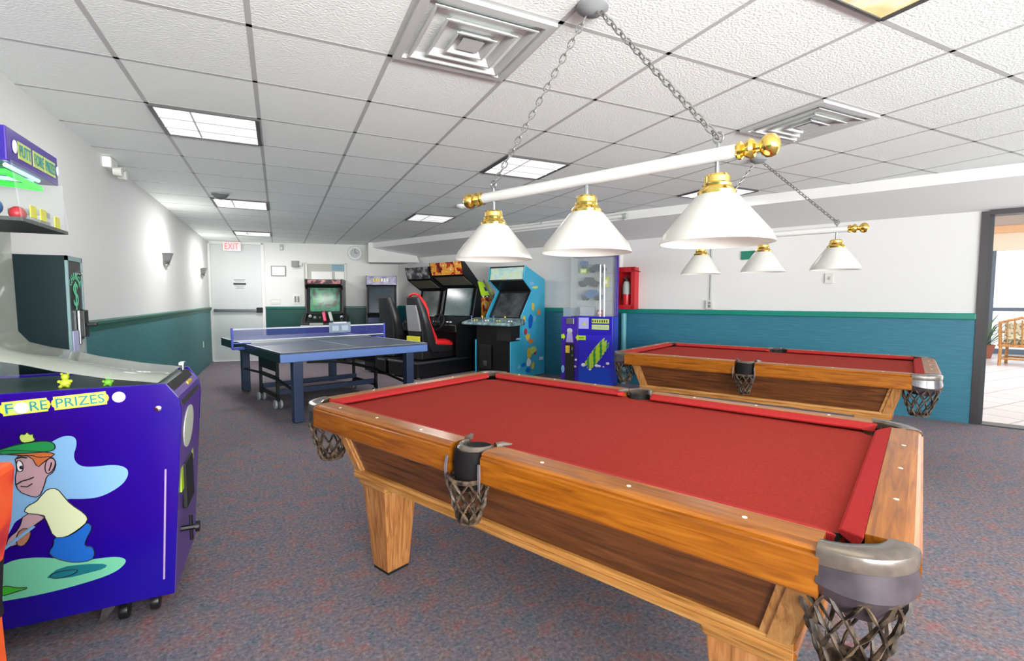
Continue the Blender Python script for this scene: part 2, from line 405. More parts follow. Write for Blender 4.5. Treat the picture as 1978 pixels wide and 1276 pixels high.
mb = MB(); slab_right(mb, -0.56, bc + 0.1, WA, WA + 0.14, 0, CEIL + 0.1)
slab_right(mb, -5.0, -0.56, WA, WA + 0.14, 2.19, CEIL + 0.1); slab_right(mb, W(0, 0).dot(UU) - 8.2, -4.9, WA, WA + 0.14, 0, CEIL + 0.1)
struct(mb.build('wall_right', 'rwall'))
# sloped bulkhead along the right wall
mb = MB(); prof = [(6.2, CEIL + 0.02), (6.2, 2.385), (WA + 0.01, 2.195), (WA + 0.01, CEIL + 0.02)]
r0 = [tuple(W(a, -8.0, z)) for a, z in prof]; r1 = [tuple(W(a, bc - 0.02, z)) for a, z in prof]
mb.loft([r0, r1]); struct(mb.build('trim_1', 'rwall'))
# wainscot + rails
mb = MB(); mb.box(-1.29, -1.278, REAR, P0.y - 0.01, 0, 1.07, 0); struct(mb.build('trim_2', 'tealdk'))
mb = MB(); mb.prism([(-1.29, 1.06), (-1.27, 1.06), (-1.262, 1.09), (-1.25, 1.11), (-1.25, 1.13), (-1.29, 1.14)], 'y', REAR, P0.y - 0.01); struct(mb.build('trim_3', 'dkgreen'))
mb = MB(); slab_back(mb, 1.06, LB, 0, 0.012, 0, 1.09); struct(mb.build('trim_4', 'bgreen'))
mb = MB(); slab_back(mb, 1.06, LB, 0, 0.03, 1.09, 1.145); struct(mb.build('trim_5', 'dkgreen', bevel=0.008))
mb = MB(); slab_right(mb, -0.56, bc - 0.01, WA - 0.012, WA, 0, 1.10); struct(mb.build('trim_6', 'teal'))
mb = MB(); slab_right(mb, -0.56, bc - 0.01, WA - 0.034, WA, 1.088, 1.155); struct(mb.build('trim_7', 'green', bevel=0.008))
# duct hood in the far corner
mb = MB()
def hood(d, o, z): return tuple(B(d, o, z))
mb.add([hood(3.2, 0.0, 2.08), hood(3.2, 0.55, 2.08), hood(4.25, 0.72, 2.08), hood(LB, 0.0, 2.08), hood(3.2, 0.0, 2.5), hood(3.2, 0.5, 2.5), hood(4.12, 0.5, 2.5), hood(LB, 0.0, 2.5)],
       [(0, 1, 2, 3), (4, 7, 6, 5), (0, 4, 5, 1), (1, 5, 6, 2), (2, 6, 7, 3), (3, 7, 4, 0)])
struct(mb.build('trim_8', 'wall'))
# unseen rear wall; its window band is added to let daylight in
mb = MB()
mb.box(-1.41, rx + 0.5, REAR - 0.12, REAR, 0, 0.6); mb.box(-1.41, rx + 0.5, REAR - 0.12, REAR, 2.3, CEIL + 0.1)
for x0, x1 in ((-1.41, -1.0), (2.2, 2.5), (5.7, 6.0), (rx - 0.4, rx + 0.5)): mb.box(x0, x1, REAR - 0.12, REAR, 0.6, 2.3)
struct(mb.build('wall_front', 'wall'))
for n, (x0, x1) in enumerate(((-1.0, 2.2), (2.5, 5.7), (6.0, rx - 0.4))):
    mb = MB()
    for k in range(4): xx = x0 + (x1 - x0 - 0.05) * k / 3; mb.box(xx, xx + 0.05, REAR - 0.09, REAR - 0.04, 0.6, 2.3, 0)
    mb.box(x0, x1, REAR - 0.09, REAR - 0.04, 0.6, 0.65, 0); mb.box(x0, x1, REAR - 0.09, REAR - 0.04, 2.25, 2.3, 0)
    mb.box(x0, x1, REAR - 0.068, REAR - 0.062, 0.65, 2.25, 1)
    struct(mb.build('window_%d' % (n + 1), ['bronze', 'glass']))
# sunroom doorway
mb = MB()
slab_right(mb, -0.62, -0.56, WA - 0.02, WA + 0.16, 0, 2.19, 0); slab_right(mb, -5.0, -0.62, WA - 0.02, WA + 0.16, 2.15, 2.20, 0)
slab_right(mb, -0.66, -0.62, WA + 0.03, WA + 0.12, 0, 2.15, 1); slab_right(mb, -5.0, -0.62, WA - 0.02, WA + 0.16, 0, 0.012, 1)
slab_right(mb, -5.0, -4.94, WA - 0.02, WA + 0.16, 0, 2.19, 0)
struct(mb.build('door_2', ['bronze', 'dgrey']))
# sunroom beyond: floor, ceiling, far glazing
mb = MB(); slab_right(mb, -9, 2, WA + 0.14, 16.4, -0.1, 0.0); o = struct(mb.build('floor.001', 'tile'))
mb = MB(); slab_right(mb, -9, 2, WA + 0.14, 16.4, 3.5, 3.6); struct(mb.build('ceiling.001', 'creamwall'))
mb = MB(); slab_right(mb, -9, 2, 16.3, 16.4, 2.45, 3.5, 0); slab_right(mb, -9, 2, 16.22, 16.3, 2.86, 3.02, 1); slab_right(mb, -9, 2, 16.26, 16.3, 3.02, 3.5, 2)
slab_right(mb, 1.9, 2.0, WA + 0.14, 16.4, 0, 3.5, 0)
struct(mb.build('wall_sunroom', ['creamwall', 'peach', mat('taupe_fascia', C(196, 186, 180), 0.7)]))
mb = MB()
for b0 in (-1.56, -2.35, -3.6, -4.9, -6.2, -7.5, -0.3, 1.0): slab_right(mb, b0 - 0.05, b0 + 0.05, 16.28, 16.38, 0, 2.45, 0)
slab_right(mb, -9, 2, 16.3, 16.36, 1.02, 1.10, 0); slab_right(mb, -9, 2, 16.28, 16.38, 0, 0.12, 0)
slab_right(mb, -9, 2, 16.325, 16.331, 0.12, 2.45, 1)
struct(mb.build('window_4', ['mull', 'glass']))

# ------------------------------------------------------------------ exit door on the back wall
mb = MB(); slab_back(mb, 0.03, 1.02, -0.03, -0.08, 0.0, 2.44, 0); d1 = struct(mb.build('door_1', 'door', bevel=0.004))
mb = MB(); slab_back(mb, 0.0, 0.04, 0.02, -0.1, 0, CEIL, 0); slab_back(mb, 1.0, 1.06, 0.02, -0.1, 0, CEIL, 0); slab_back(mb, 0.0, 1.06, 0.02, -0.1, 2.44, CEIL, 0)
struct(mb.build('trim_9', 'white', bevel=0.004))
t = thing('push_bar', 'grey metal panic push bar across the white exit door', 'push bar', B(0.55, -0.03, 1.065), BWR)
mb = MB(); mb.box(-0.45, 0.34, -0.07, -0.03, -0.03, 0.03); mb.build('bar', 'steel', t, bevel=0.01)
mb = MB(); mb.box(0.34, 0.46, -0.08, 0, -0.05, 0.06); mb.build('latch_case', 'blackm', t, bevel=0.01)
mb = MB(); mb.box(-0.47, -0.41, -0.06, 0, -0.035, 0.035); mb.build('end_bracket', 'steel', t, bevel=0.006)
# notice on the door
t = thing('door_sign', 'small printed notice stuck on the white exit door', 'sign', B(0.57, -0.028, 1.62), BWR)
mb = MB(); mb.box(-0.135, 0.135, -0.003, 0, -0.12, 0.12); mb.build('sheet', mat('pale_sheet', C(212, 214, 214), 0.6), t)
mb = MB()
for z, wv, hh in ((0.085, 0.11, 0.018), (0.06, 0.09, 0.01), (-0.045, 0.10, 0.009), (-0.07, 0.07, 0.009), (-0.092, 0.08, 0.008)): mb.box(-wv, wv, -0.005, -0.003, z - hh / 2, z + hh / 2, 1)
mb.box(-0.12, 0.12, -0.005, -0.003, -0.02, 0.025, 0); mb.build('printing', ['dgrey', 'grey'], t)
# exit sign
t = thing('exit_sign', 'lit white exit sign with red letters above the door', 'exit sign', B(0.47, 0.02, 2.30), BWR)
mb = MB(); mb.box(-0.17, 0.17, -0.05, 0.02, 0.0, 0.185); mb.build('housing', 'exitbox', t, bevel=0.008)
mb = MB(); mb.text('EXIT', xf((-0.13, -0.05, 0.03), 0, 90), 0.26, 0.125, 0.003); mb.build('letters', 'exitred', t)

# ------------------------------------------------------------------ ceiling lights and vents
def make_light(i, j, label, diff='diff'):
    cx, cy = GX + GS * (i + 0.5), GY - GS * (j + 0.5)
    t = thing('ceiling_light', label, 'ceiling light', (cx, cy, CEIL), 0, 'ceiling light panels')
    h = GS / 2 - 0.012; mb = MB()
    for s in (-1, 1):
        mb.box(s * h - 0.012, s * h + 0.012, -h, h, -0.010, 0.004, 0); mb.box(-h, h, s * h - 0.006, s * h + 0.006, -0.010, 0.004, 0)
    mb.build('frame', mat('light_frame', C(70, 68, 68), 0.5), t)
    mb = MB(); mb.box(-h + 0.012, h - 0.012, -h + 0.006, h - 0.006, -0.004, 0.003); mb.build('diffuser', diff, t)
    mb = MB()
    if diff == 'diff':
        for k in (-1, 1): mb.box(-h + 0.012, h - 0.012, k * h / 3 - 0.006, k * h / 3 + 0.006, -0.010, -0.004)
        mb.box(-0.09, -0.08, -h + 0.006, h - 0.006, -0.010, -0.004)
        mb.build('louver', 'louver', t)
    return t, cx, cy
LIGHTS = [(0, -2, 'recessed light panel with dark side edges nearest the left wall and the blue prize machine'),
          (0, -7, 'recessed light panel next to the dark smoke dome near the left wall'),
          (0, -12, 'recessed light panel above the exit sign by the far door'),
          (4, -2, 'recessed light panel behind the hanging chain of the near billiard lamp'),
          (4, -7, 'recessed light panel in front of the corner duct hood'),
          (8, -2, 'recessed light panel half hidden behind the largest lamp shade'),
          (4, 3, 'amber ceiling light panel in a dark frame at the top edge')]
lamp_pts = []
for i, j, lab in LIGHTS:
    t, cx, cy = make_light(i, j, lab, 'stain' if j == 3 else 'diff'); lamp_pts.append((cx, cy, j))

def make_vent(i, j, label):
    cx, cy = GX + GS * (i + 0.5), GY - GS * (j + 0.5)
    t = thing('ceiling_vent', label, 'vent', (cx, cy, CEIL), 0, 'square ceiling air diffusers')
    h = GS / 2 - 0.012
    def sq(r, z): return [(-r, -r, z), (r, -r, z), (r, r, z), (-r, r, z)]
    mb = MB(); mb.loft([sq(h, 0.003), sq(h, -0.012), sq(h - 0.035, -0.012), sq(h - 0.06, 0.045)], 0, False, False); mb.build('outer_frame', 'vent', t, solid=0.004)
    mb = MB(); mb.loft([sq(h - 0.05, 0.046), sq(h - 0.05, 0.050)]); mb.build('back_plate', 'grey', t)
    mb = MB(); mb.lathe([(0.19, 0.045), (0.19, 0.040), (0.002, 0.040)], seg=28); mb.build('duct_opening', 'blackm', t)
    for k, (r0, r1) in enumerate(((0.235, 0.185), (0.165, 0.115), (0.095, 0.04))):
        mb = MB(); mb.loft([sq(r0, -0.018 - 0.004 * k), sq(r0 - 0.01, -0.018 - 0.004 * k), sq(r1, 0.03)], 0, False, False)
        if k == 2: mb.loft([sq(0.05, -0.022), sq(0.045, -0.018)], 0)
        mb.build('louver_ring', 'vent', t, solid=0.004)
    mb = MB()
    for a in (45, 135, 225, 315):
        mb.tube([(0.06 * math.cos(rad(a)), 0.06 * math.sin(rad(a)), 0.03), (0.34 * math.cos(rad(a)), 0.34 * math.sin(rad(a)), 0.03)], 0.006, 6)
    mb.build('bracket', 'white', t)
    return t
make_vent(2, 1, 'large white square air diffuser beside the near lamp canopy')
make_vent(6, 1, 'white square air diffuser above the brass ball end of the near lamp')

t = thing('smoke_alarm', 'dark domed ceiling alarm beside the second light panel', 'smoke alarm', (-0.565, 6.467, CEIL))
mb = MB(); mb.lathe([(0.075, 0.0), (0.078, -0.02), (0.06, -0.05), (0.02, -0.062)], seg=20); mb.build('dome', mat('smoked_plastic', C(92, 94, 96), 0.3), t)
mb = MB(); mb.lathe([(0.09, 0.003), (0.09, -0.012)], seg=20); mb.build('base', 'grey', t)
t = thing('smoke_detector', 'small white round smoke detector on the ceiling past the near lamp', 'smoke detector', (2.133, 5.914, CEIL))
mb = MB(); mb.lathe([(0.07, 0.003), (0.07, -0.02), (0.05, -0.035)], seg=20); mb.build('body', 'white', t)
mb = MB(); mb.lathe([(0.03, -0.034), (0.025, -0.042)], seg=14); mb.build('sensor_cap', 'offwhite', t)

# ------------------------------------------------------------------ pool tables
def annulus_sector(mb, c, prof, a0, a1, seg, m=0, closed_prof=True, ky=1.0):
    rings = []
    for k in range(seg + 1):
        t = a0 + (a1 - a0) * k / seg
        pr = prof(t) if callable(prof) else prof
        rings.append([(c[0] + r * math.cos(t), c[1] + ky * r * math.sin(t), z) for r, z in pr])
    mb.loft(rings, m, True, True, closed_prof)

def net_bag(mb, c, r0, r1, z0, z1, n=10, levels=4):
    def pt(k, l):
        t = 2 * PI * (k + 0.5 * (l % 2)) / n; f = l / levels
        r = r0 + (r1 - r0) * f ** 1.4; z = z0 + (z1 - z0) * f
        return (c[0] + r * math.cos(t), c[1] + r * math.sin(t), z)
    for l in range(levels):
        for k in range(n):
            a = pt(k, l); s = 1 if l % 2 else 0
            for q in (k + s, k + s - 1):
                b_ = pt(q, l + 1)
                mid = [(a[i] + b_[i]) / 2 for i in range(3)]
                mid[0] += (mid[0] - c[0]) * 0.06; mid[1] += (mid[1] - c[1]) * 0.06
                mb.tube([a, mid, b_], [0.005, 0.008, 0.005], 5, 0, flat=0.55)
    for l in (0, levels):
        mb.tube([pt(k, l) for k in range(n)], 0.008, 5, 0, closed=True)
    mb.lathe([(0.012, z1 - 0.012), (r1 * 0.9, z1 - 0.008), (r1 * 1.0, z1 + 0.002)], (c[0], c[1], 0), seg=12, m=0)

def make_pool_table(label, loc, rotz, hl, hw, bx=0.0):
    t = thing('pool_table', label, 'pool table', loc, rotz, 'red pool tables')
    RWD = 0.095                      # wooden rail width
    ZT = 0.80; ZB = 0.765
    cl, cw = hl - 0.160, hw - 0.135; KY = 0.85    # corner pocket centres
    # bed with pocket cut-outs
    ex, ey = hl - 0.09, hw - 0.09; pr = 0.078; off = 0.022
    path = []
    def arc(cx, cy, a0, a1, r, n=8):
        for k in range(n + 1):
            q = a0 + (a1 - a0) * k / n; path.append((cx + r * math.cos(q), cy + r * math.sin(q)))
    dx = math.sqrt(pr * pr - off * off); ang = math.atan2(off, dx)
    cxx, cyy = ex - off, ey - off
    sr = 0.066; so = 0.02; sdx = math.sqrt(sr * sr - so * so); sa = math.atan2(-so, sdx)
    # counter-clockwise starting at right side
    arc(cxx, cyy, -PI / 2 + ang, -PI - ang, pr)          # top right corner, from (ex, ..) to (.., ey)
    arc(0, ey + so, sa, -PI - sa, sr)                                                                       # top side pocket
    arc(-cxx, cyy, ang, -PI / 2 - ang, pr)
    arc(-cxx, -cyy, PI / 2 + ang, -ang, pr)
    arc(0, -ey - so, PI + sa, -sa, sr)
    arc(cxx, -cyy, PI + ang, PI / 2 - ang, pr)
    mb = MB(); mb.prism(path, 'z', ZB - 0.03, ZB); mb.build('playing_surface', 'felt', t)
    # wooden rails
    def railprof(o):
        return [(o - RWD, ZB - 0.03), (o - RWD, ZT), (o - 0.03, ZT), (o - 0.014, ZT - 0.003), (o - 0.006, ZT - 0.010), (o - 0.008, ZT - 0.016), (o, ZT - 0.020), (o, 0.70), (o - 0.006, 0.692), (o - 0.05, 0.692), (o - 0.05, ZB - 0.03)]
    for sy in (-1, 1):
        for sx in (-1, 1):
            mb = MB(); p = [(sy * y, z) for y, z in railprof(hw)]
            mb.prism(p, 'x', sx * 0.075, sx * cl); mb.build('rail', 'rail_x', t)
    for sx in (-1, 1):
        mb = MB(); p = [(sx * x, z) for x, z in railprof(hl)]
        mb.prism(p, 'y', -cw, cw); mb.build('rail', 'rail_y', t)
    # cushions
    def cush(mb, o, s, axis, p0, p1, m0, m1):
        # o: wooden rail inner edge, nose 0.05 further in; ends mitred by m0, m1
        back = o; nose = o - 0.052
        def ring(q, mit):
            pts = [(back, ZT - 0.001), (nose + 0.008, ZT - 0.012), (nose, ZT - 0.018), (nose + 0.006, ZT - 0.026), (back - 0.01, ZB)]
            out = []
            for u, z in pts:
                e = q + mit * (back - u) / 0.052
                out.append((e, s * u, z) if axis == 'x' else (s * u, e, z))
            return out
        mb.loft([ring(p0, m0), ring(p1, m1)])
    for sy in (-1, 1):
        for sx in (-1, 1):
            mb = MB(); cush(mb, hw - RWD, sy, 'x', sx * 0.072, sx * (cl + 0.02), sx * 0.022, -sx * 0.05); mb.build('cushion', 'cush', t, bevel=0.003)
    for sx in (-1, 1):
        mb = MB(); cush(mb, hl - RWD, sx, 'y', -cw - 0.02, cw + 0.02, 0.05, -0.05); mb.build('cushion', 'cush', t, bevel=0.003)
    # diamond sights
    for sy in (-1, 1):
        for sx in (-1, 1):
            for k in (1, 2, 3):
                mb = MB(); mb.lathe([(0.006, ZT), (0.006, ZT + 0.0012), (0.001, ZT + 0.0014)], (sx * hl * 0.245 * k, sy * (hw - 0.052), 0), seg=10); mb.build('sight_dot', 'ivory', t)
    for sx in (-1, 1):
        for k in (-1, 0, 1):
            mb = MB(); mb.lathe([(0.006, ZT), (0.006, ZT + 0.0012), (0.001, ZT + 0.0014)], (sx * (hl - 0.052), k * hw * 0.42, 0), seg=10); mb.build('sight_dot', 'ivory', t)
    # cabinet body, tapering inwards
    def BB():
        m_ = MB(); m_.T = Matrix.Translation((bx, 0, 0)); return m_
    xt, yt, xb, yb = hl - 0.20, hw - 0.065, hl - 0.275, hw - 0.145
    z1, z0 = 0.735, 0.47
    mb = BB(); mb.taper(0, 0, z0, z1, xb, yb, xt, yt); mb.build('cabinet', ['panel_x'], t)
    # panel frames along sides and ends (mouldings)
    def sidept(s, f, e, out):  # f 0 bottom 1 top
        y = yb + (yt - yb) * f + out; return (e, s * y, z0 + (z1 - z0) * f)
    for s in (-1, 1):
        for e in (-1, 1):
            mb = BB()
            w0, w1 = xb + 0.004, xt + 0.004
            def q(f, inset, out): return (e * ((w0 + (w1 - w0) * f) - inset), s * (yb + (yt - yb) * f + out), z0 + (z1 - z0) * f)
            for i0, i1, ot in ((0.0, 0.05, 0.014), (0.05, 0.07, 0.008)):
                vs = [q(0, i0, 0.0), q(0, i1, 0.0), q(1, i1, 0.0), q(1, i0, 0.0), q(0, i0, ot), q(0, i1, ot), q(1, i1, ot), q(1, i0, ot)]
                mb.add(vs, [(0, 1, 2, 3), (4, 7, 6, 5), (0, 4, 5, 1), (1, 5, 6, 2), (2, 6, 7, 3), (3, 7, 4, 0)])
            mb.build('panel_stile', 'trim_z', t)
        mb = BB(); yy = yb + 0.012
        mb.prism([(s * (yb - 0.02), 0.455), (s * (yy + 0.010), 0.455), (s * (yy + 0.012), 0.468), (s * (yy + 0.004), 0.474), (s * (yy + 0.010), 0.482), (s * (yy + 0.006), 0.496), (s * (yb + 0.002), 0.502), (s * (yb - 0.02), 0.502)], 'x', -xb - 0.016, xb + 0.016)
        mb.build('base_moulding', 'trim_x', t)
    for s in (-1, 1):
        mb = BB(); xx = xb + 0.012
        mb.prism([(s * (xb - 0.02), 0.4551), (s * (xx + 0.010), 0.4551), (s * (xx + 0.012), 0.468), (s * (xx + 0.004), 0.474), (s * (xx + 0.010), 0.482), (s * (xx + 0.006), 0.496), (s * (xb + 0.002), 0.502), (s * (xb - 0.02), 0.502)], 'y', -yb - 0.01, yb + 0.01)
        mb.build('base_moulding', 'rail_y', t)
        for e in (-1, 1):
            mb = BB()
            def q(f, inset, out): return (s * (xb + (xt - xb) * f + out), e * ((yb + (yt - yb) * f) - inset), z0 + (z1 - z0) * f)
            vs = [q(0, 0, 0), q(0, 0.05, 0), q(1, 0.05, 0), q(1, 0, 0), q(0, 0, 0.013), q(0, 0.05, 0.013), q(1, 0.05, 0.013), q(1, 0, 0.013)]
            mb.add(vs, [(0, 1, 2, 3), (4, 7, 6, 5), (0, 4, 5, 1), (1, 5, 6, 2), (2, 6, 7, 3), (3, 7, 4, 0)])
            mb.build('panel_stile', 'trim_z', t)
    # legs
    for sx in (-1, 1):
        for sy in (-1, 1):
            cx, cy = sx * (xb - 0.10), sy * (yb - 0.10)
            mb = BB(); mb.taper(cx, cy, 0.012, 0.415, 0.062, 0.062, 0.092, 0.092); lg = mb.build('leg', 'leg_z', t, bevel=0.006)
            mb = BB(); mb.taper(cx, cy, 0.415, 0.456, 0.100, 0.100, 0.108, 0.108); mb.build('leg_cap', 'trim_x', lg, bevel=0.008)
            mb = BB(); mb.box(cx - 0.058, cx + 0.058, cy - 0.058, cy + 0.058, 0, 0.014); mb.build('foot', 'liner', lg)
    # corner pockets
    for sx in (-1, 1):
        for sy in (-1, 1):
            base = math.atan2(sy, sx); a0, a1 = base - rad(47), base + rad(47)
            c = (sx * cl, sy * cw)
            mb = MB()
            def prof(q):
                k = min(1.0, abs(q - base) / rad(47))
                ro = 0.159 + 0.003 * (1 - k); ri = 0.088 + 0.012 * k
                return [(ri, ZT - 0.03), (ri - 0.002, ZT - 0.004), (ri + 0.010, ZT + 0.003), (ro - 0.02, ZT + 0.003), (ro - 0.004, ZT - 0.003), (ro, ZT - 0.014), (ro - 0.002, ZT - 0.034), (ro - 0.012, ZT - 0.04)]
            annulus_sector(mb, c, prof, a0, a1, 18, ky=KY)
            pk = mb.build('corner_pocket', 'leather', t)
            mb = MB()
            def skirt(q):
                k = min(1.0, abs(q - base) / rad(47))
                ro = 0.158 + 0.001 * (1 - k); zb = 0.655 + 0.04 * k ** 2
                zm = (ZT - 0.036 + zb) / 2
                return [(ro - 0.004, ZT - 0.034), (ro + 0.004, zm), (ro - 0.030, zb), (ro - 0.042, zb + 0.004), (ro - 0.012, zm), (ro - 0.014, ZT - 0.034)]
            annulus_sector(mb, c, skirt, a0 + 0.01, a1 - 0.01, 16, ky=KY); mb.build('pocket_shield', 'shield', pk)
            mb = MB()
            lin_c = (sx * (hl - 0.112), sy * (hw - 0.112))
            mb.lathe([(0.079, ZB + 0.002), (0.082, 0.70), (0.05, 0.66), (0.01, 0.655)], (lin_c[0], lin_c[1], 0), seg=20, caps=False); mb.build('pocket_liner', 'liner', pk, solid=0.003)
            mb = MB(); net_bag(mb, (sx * (hl - 0.115), sy * (hw - 0.115), 0), 0.098, 0.05, 0.705, 0.515); mb.build('net_bag', 'net', pk)
    # side pockets
    for sy in (-1, 1):
        c = (0, sy * (hw - 0.07)); base = sy * PI / 2
        mb = MB()
        def prof(q):
            k = abs(q - base) / rad(100)
            ri = 0.054; ro = 0.080 - 0.014 * k
            return [(ri, ZT - 0.03), (ri, ZT - 0.002), (ri + 0.006, ZT + 0.004), (ro - 0.008, ZT + 0.004), (ro, ZT - 0.006), (ro, ZT - 0.03)]
        annulus_sector(mb, c, prof, base - rad(100), base + rad(100), 18)
        for sx in (-1, 1):
            mb.tube([(sx * 0.068, sy * (hw - 0.085), ZT - 0.002), (sx * 0.078, sy * (hw - 0.11), ZT + 0.001), (sx * 0.094, sy * (hw - 0.14), ZT - 0.001)], [0.014, 0.011, 0.003], 8, 0)
        pk = mb.build('side_pocket', 'leather', t)
        mb = MB()
        def skirt(q):
            k = abs(q - base) / rad(62); zb = 0.655 + 0.02 * k * k; ro = 0.076
            return [(ro - 0.004, ZT - 0.01), (ro + 0.004, 0.74), (ro - 0.004, zb), (ro - 0.014, zb), (ro - 0.006, 0.74), (ro - 0.014, ZT - 0.01)]
        annulus_sector(mb, (0, sy * (hw - 0.058)), skirt, base - rad(62), base + rad(62), 14); mb.build('pocket_shield', 'black_leather', pk)
        mb = MB(); mb.lathe([(0.056, ZT - 0.01), (0.058, 0.70), (0.03, 0.67), (0.01, 0.665)], (0, sy * (hw - 0.062), 0), seg=18, caps=False); mb.build('pocket_liner', 'liner', pk, solid=0.003)
        mb = MB(); net_bag(mb, (0, sy * (hw - 0.022), 0), 0.07, 0.035, 0.695, 0.545, 8, 4); mb.build('net_bag', 'net', pk)
        for sx in (-1, 1):
            mb = MB()
            for k in range(2):
                x = sx * (0.074 + 0.006 * k); y = sy * (hw + 0.006)
                mb.tube([(x, y, 0.76), (x + sx * 0.004, y + sy * 0.005, 0.72), (x + sx * 0.002, y + sy * 0.004, 0.675 - 0.012 * k)], [0.0035, 0.0042, 0.0015], 5, 0, flat=0.5)
            mb.build('fringe', 'fringe', pk)
    return t
ANG_U = math.degrees(math.atan2(UU.y, UU.x))
make_pool_table('near red pool table with worn golden rails in the foreground', tuple(W(1.845, 1.125)), ANG_U - 1.2, 1.183, 0.70, -0.04)
make_pool_table('far red pool table standing along the teal wainscot wall', tuple(W(4.87, 0.99)), ANG_U, 1.20, 0.705)

# ------------------------------------------------------------------ billiard pendant lamps
def chain(mb, p, q, L=0.042, r=0.0032):
    p, q = Vector(p), Vector(q); d = q - p; n = max(2, int(d.length / (L * 0.74))); d.normalize()
    s = d.orthogonal().normalized(); k2 = d.cross(s)
    for k in range(n):
        c = p + d * ((k + 0.5) * (q - p).length / n); side = s if k % 2 else k2
        pts = []
        for i in range(10):
            t = 2 * PI * i / 10; pts.append(tuple(c + d * (L / 2 * math.cos(t)) + side * (L * 0.27 * math.sin(t))))
        mb.tube(pts, r, 5, 0, closed=True)

def make_pendant(label, a, b, rot, zbar, xs, sr, zb, zs, zc, hbar, canopy, ringx, sc=1.0):
    t = thing('billiard_lamp', label, 'pendant lamp', tuple(W(a, b)), rot, 'three shade billiard lamps')
    mb = MB(); mb.lathe([(0.026 * sc, -hbar), (0.026 * sc, hbar)], (0, 0, zbar), 'x', 16); mb.build('bar', 'barwhite', t)
    for s in (-1, 1):
        pr = [(0.0, 0.012), (0.028, 0.014), (0.036, 0.024), (0.036, 0.036), (0.024, 0.044), (0.034, 0.055), (0.042, 0.07), (0.034, 0.085), (0.02, 0.092), (0.018, 0.105), (0.032, 0.112), (0.044, 0.128), (0.046, 0.145), (0.040, 0.163), (0.024, 0.176), (0.004, 0.181)]
        mb = MB(); mb.lathe([(max(r * 0.88, 0.002) * sc, s * (hbar - 0.02 + z * 0.85 * sc)) for r, z in pr], (0, 0, zbar), 'x', 20); mb.build('finial', 'brass', t)
    for x in xs:
        mb = MB()
        zt = zs
        mb.lathe([(0.052 * sc, zt), (0.075 * sc, zt - 0.012), (sr * 0.93, zb + 0.035), (sr, zb + 0.006), (sr * 1.005, zb), (sr * 0.99, zb), (sr * 0.92, zb + 0.032), (0.070 * sc, zt - 0.016), (0.048 * sc, zt - 0.006)], (x, 0, 0), 'z', 36, caps=False)
        sh = mb.build('shade', 'shade', t)
        mb = MB(); mb.lathe([(0.066 * sc, zt - 0.008), (0.068 * sc, zt + 0.002), (0.060 * sc, zt + 0.012), (0.050 * sc, zt + 0.02), (0.052 * sc, zt + 0.028), (0.046 * sc, zt + 0.034), (0.046 * sc, zc - 0.012), (0.040 * sc, zc - 0.004), (0.012 * sc, zc)], (x, 0, 0), 'z', 24); mb.build('brass_cap', 'brass', sh)
        mb = MB(); mb.lathe([(0.008, zc - 0.01), (0.008, zbar - 0.02)], (x, 0, 0), 'z', 8); mb.build('stem', 'steel', sh)
        mb = MB(); mb.ball((x, 0, zb + 0.09), 0.032, sq=(1, 1, 1.25)); mb.build('bulb', 'neonw', sh)
    cz = CEIL
    cxx = canopy
    mb = MB(); mb.lathe([(0.065, cz), (0.065, cz - 0.012), (0.04, cz - 0.03), (0.012, cz - 0.035)], (cxx, 0, 0), 'z', 20); mb.build('canopy', 'grey', t)
    for s, x in zip((-1, 1), ringx):
        mb = MB(); chain(mb, (x, 0, zbar + 0.06 * sc), (cxx + s * 0.03, 0, cz - 0.03)); mb.build('chain', 'chain', t)
        mb = MB()
        mb.tube([(x + 0.016 * math.cos(q), 0, zbar + 0.058 + 0.018 * math.sin(q)) for q in [2 * PI * k / 12 for k in range(12)]], 0.004, 6, 0, closed=True)
        mb.tube([(x, 0, zbar + 0.02), (x, 0, zbar + 0.042)], 0.006, 6); mb.build('hook', 'steel', t)
    return t
# local x runs along the table towards the far corner
make_pendant('near billiard lamp with three white cone shades over the foreground pool table', 1.80, 1.06, ANG_U - 1.5, 1.80, (0.53, 0.0, -0.53), 0.189, 1.495, 1.670, 1.735, 0.60, -0.02, (-0.53, 0.53), 0.95)
make_pendant('far billiard lamp with three white cone shades before the white wall', 4.60, 0.97, ANG_U, 1.845, (0.52, 0.0, -0.52), 0.174, 1.532, 1.71, 1.77, 0.60, 0.06, (-0.52, 0.52), 0.95)

# ------------------------------------------------------------------ table tennis table
t = thing('table_tennis_table', 'dark table tennis table with blue end apron in the middle of the room', 'table', (0.0, 5.37, 0), 16.3)
PW, PL = 1.72, 2.67
for k, (y0, y1) in enumerate(((0.0, 1.32), (1.35, PL))):
    mb = MB(); mb.box(0, PW, y0, y1, 0.742, 0.76, 0)
    mb.box(0, 0.02, y0, y1, 0.76, 0.7606, 1); mb.box(PW - 0.02, PW, y0, y1, 0.76, 0.7606, 1); mb.box(PW / 2 - 0.004, PW / 2 + 0.004, y0 + 0.02, y1 - 0.02, 0.76, 0.7606, 1)
    ye = 0.0 if k == 0 else PL - 0.02
    mb.box(0, PW, ye, ye + 0.02, 0.76, 0.7606, 1)
    tp = mb.build('table_top', ['pptop', 'ppline'], t)
    mb = MB(); yy = y0 if k == 0 else y1 - 0.03
    mb.box(0.0, PW, yy, yy + 0.03, 0.655, 0.742); mb.build('end_apron', 'ppblue', t, bevel=0.008)
    for s in (0.0, PW - 0.025):
        mb = MB(); mb.box(s, s + 0.025, y0 + 0.03 if k == 0 else y0, y1 if k == 0 else y1 - 0.03, 0.655, 0.742); mb.build('side_apron', 'black', t)
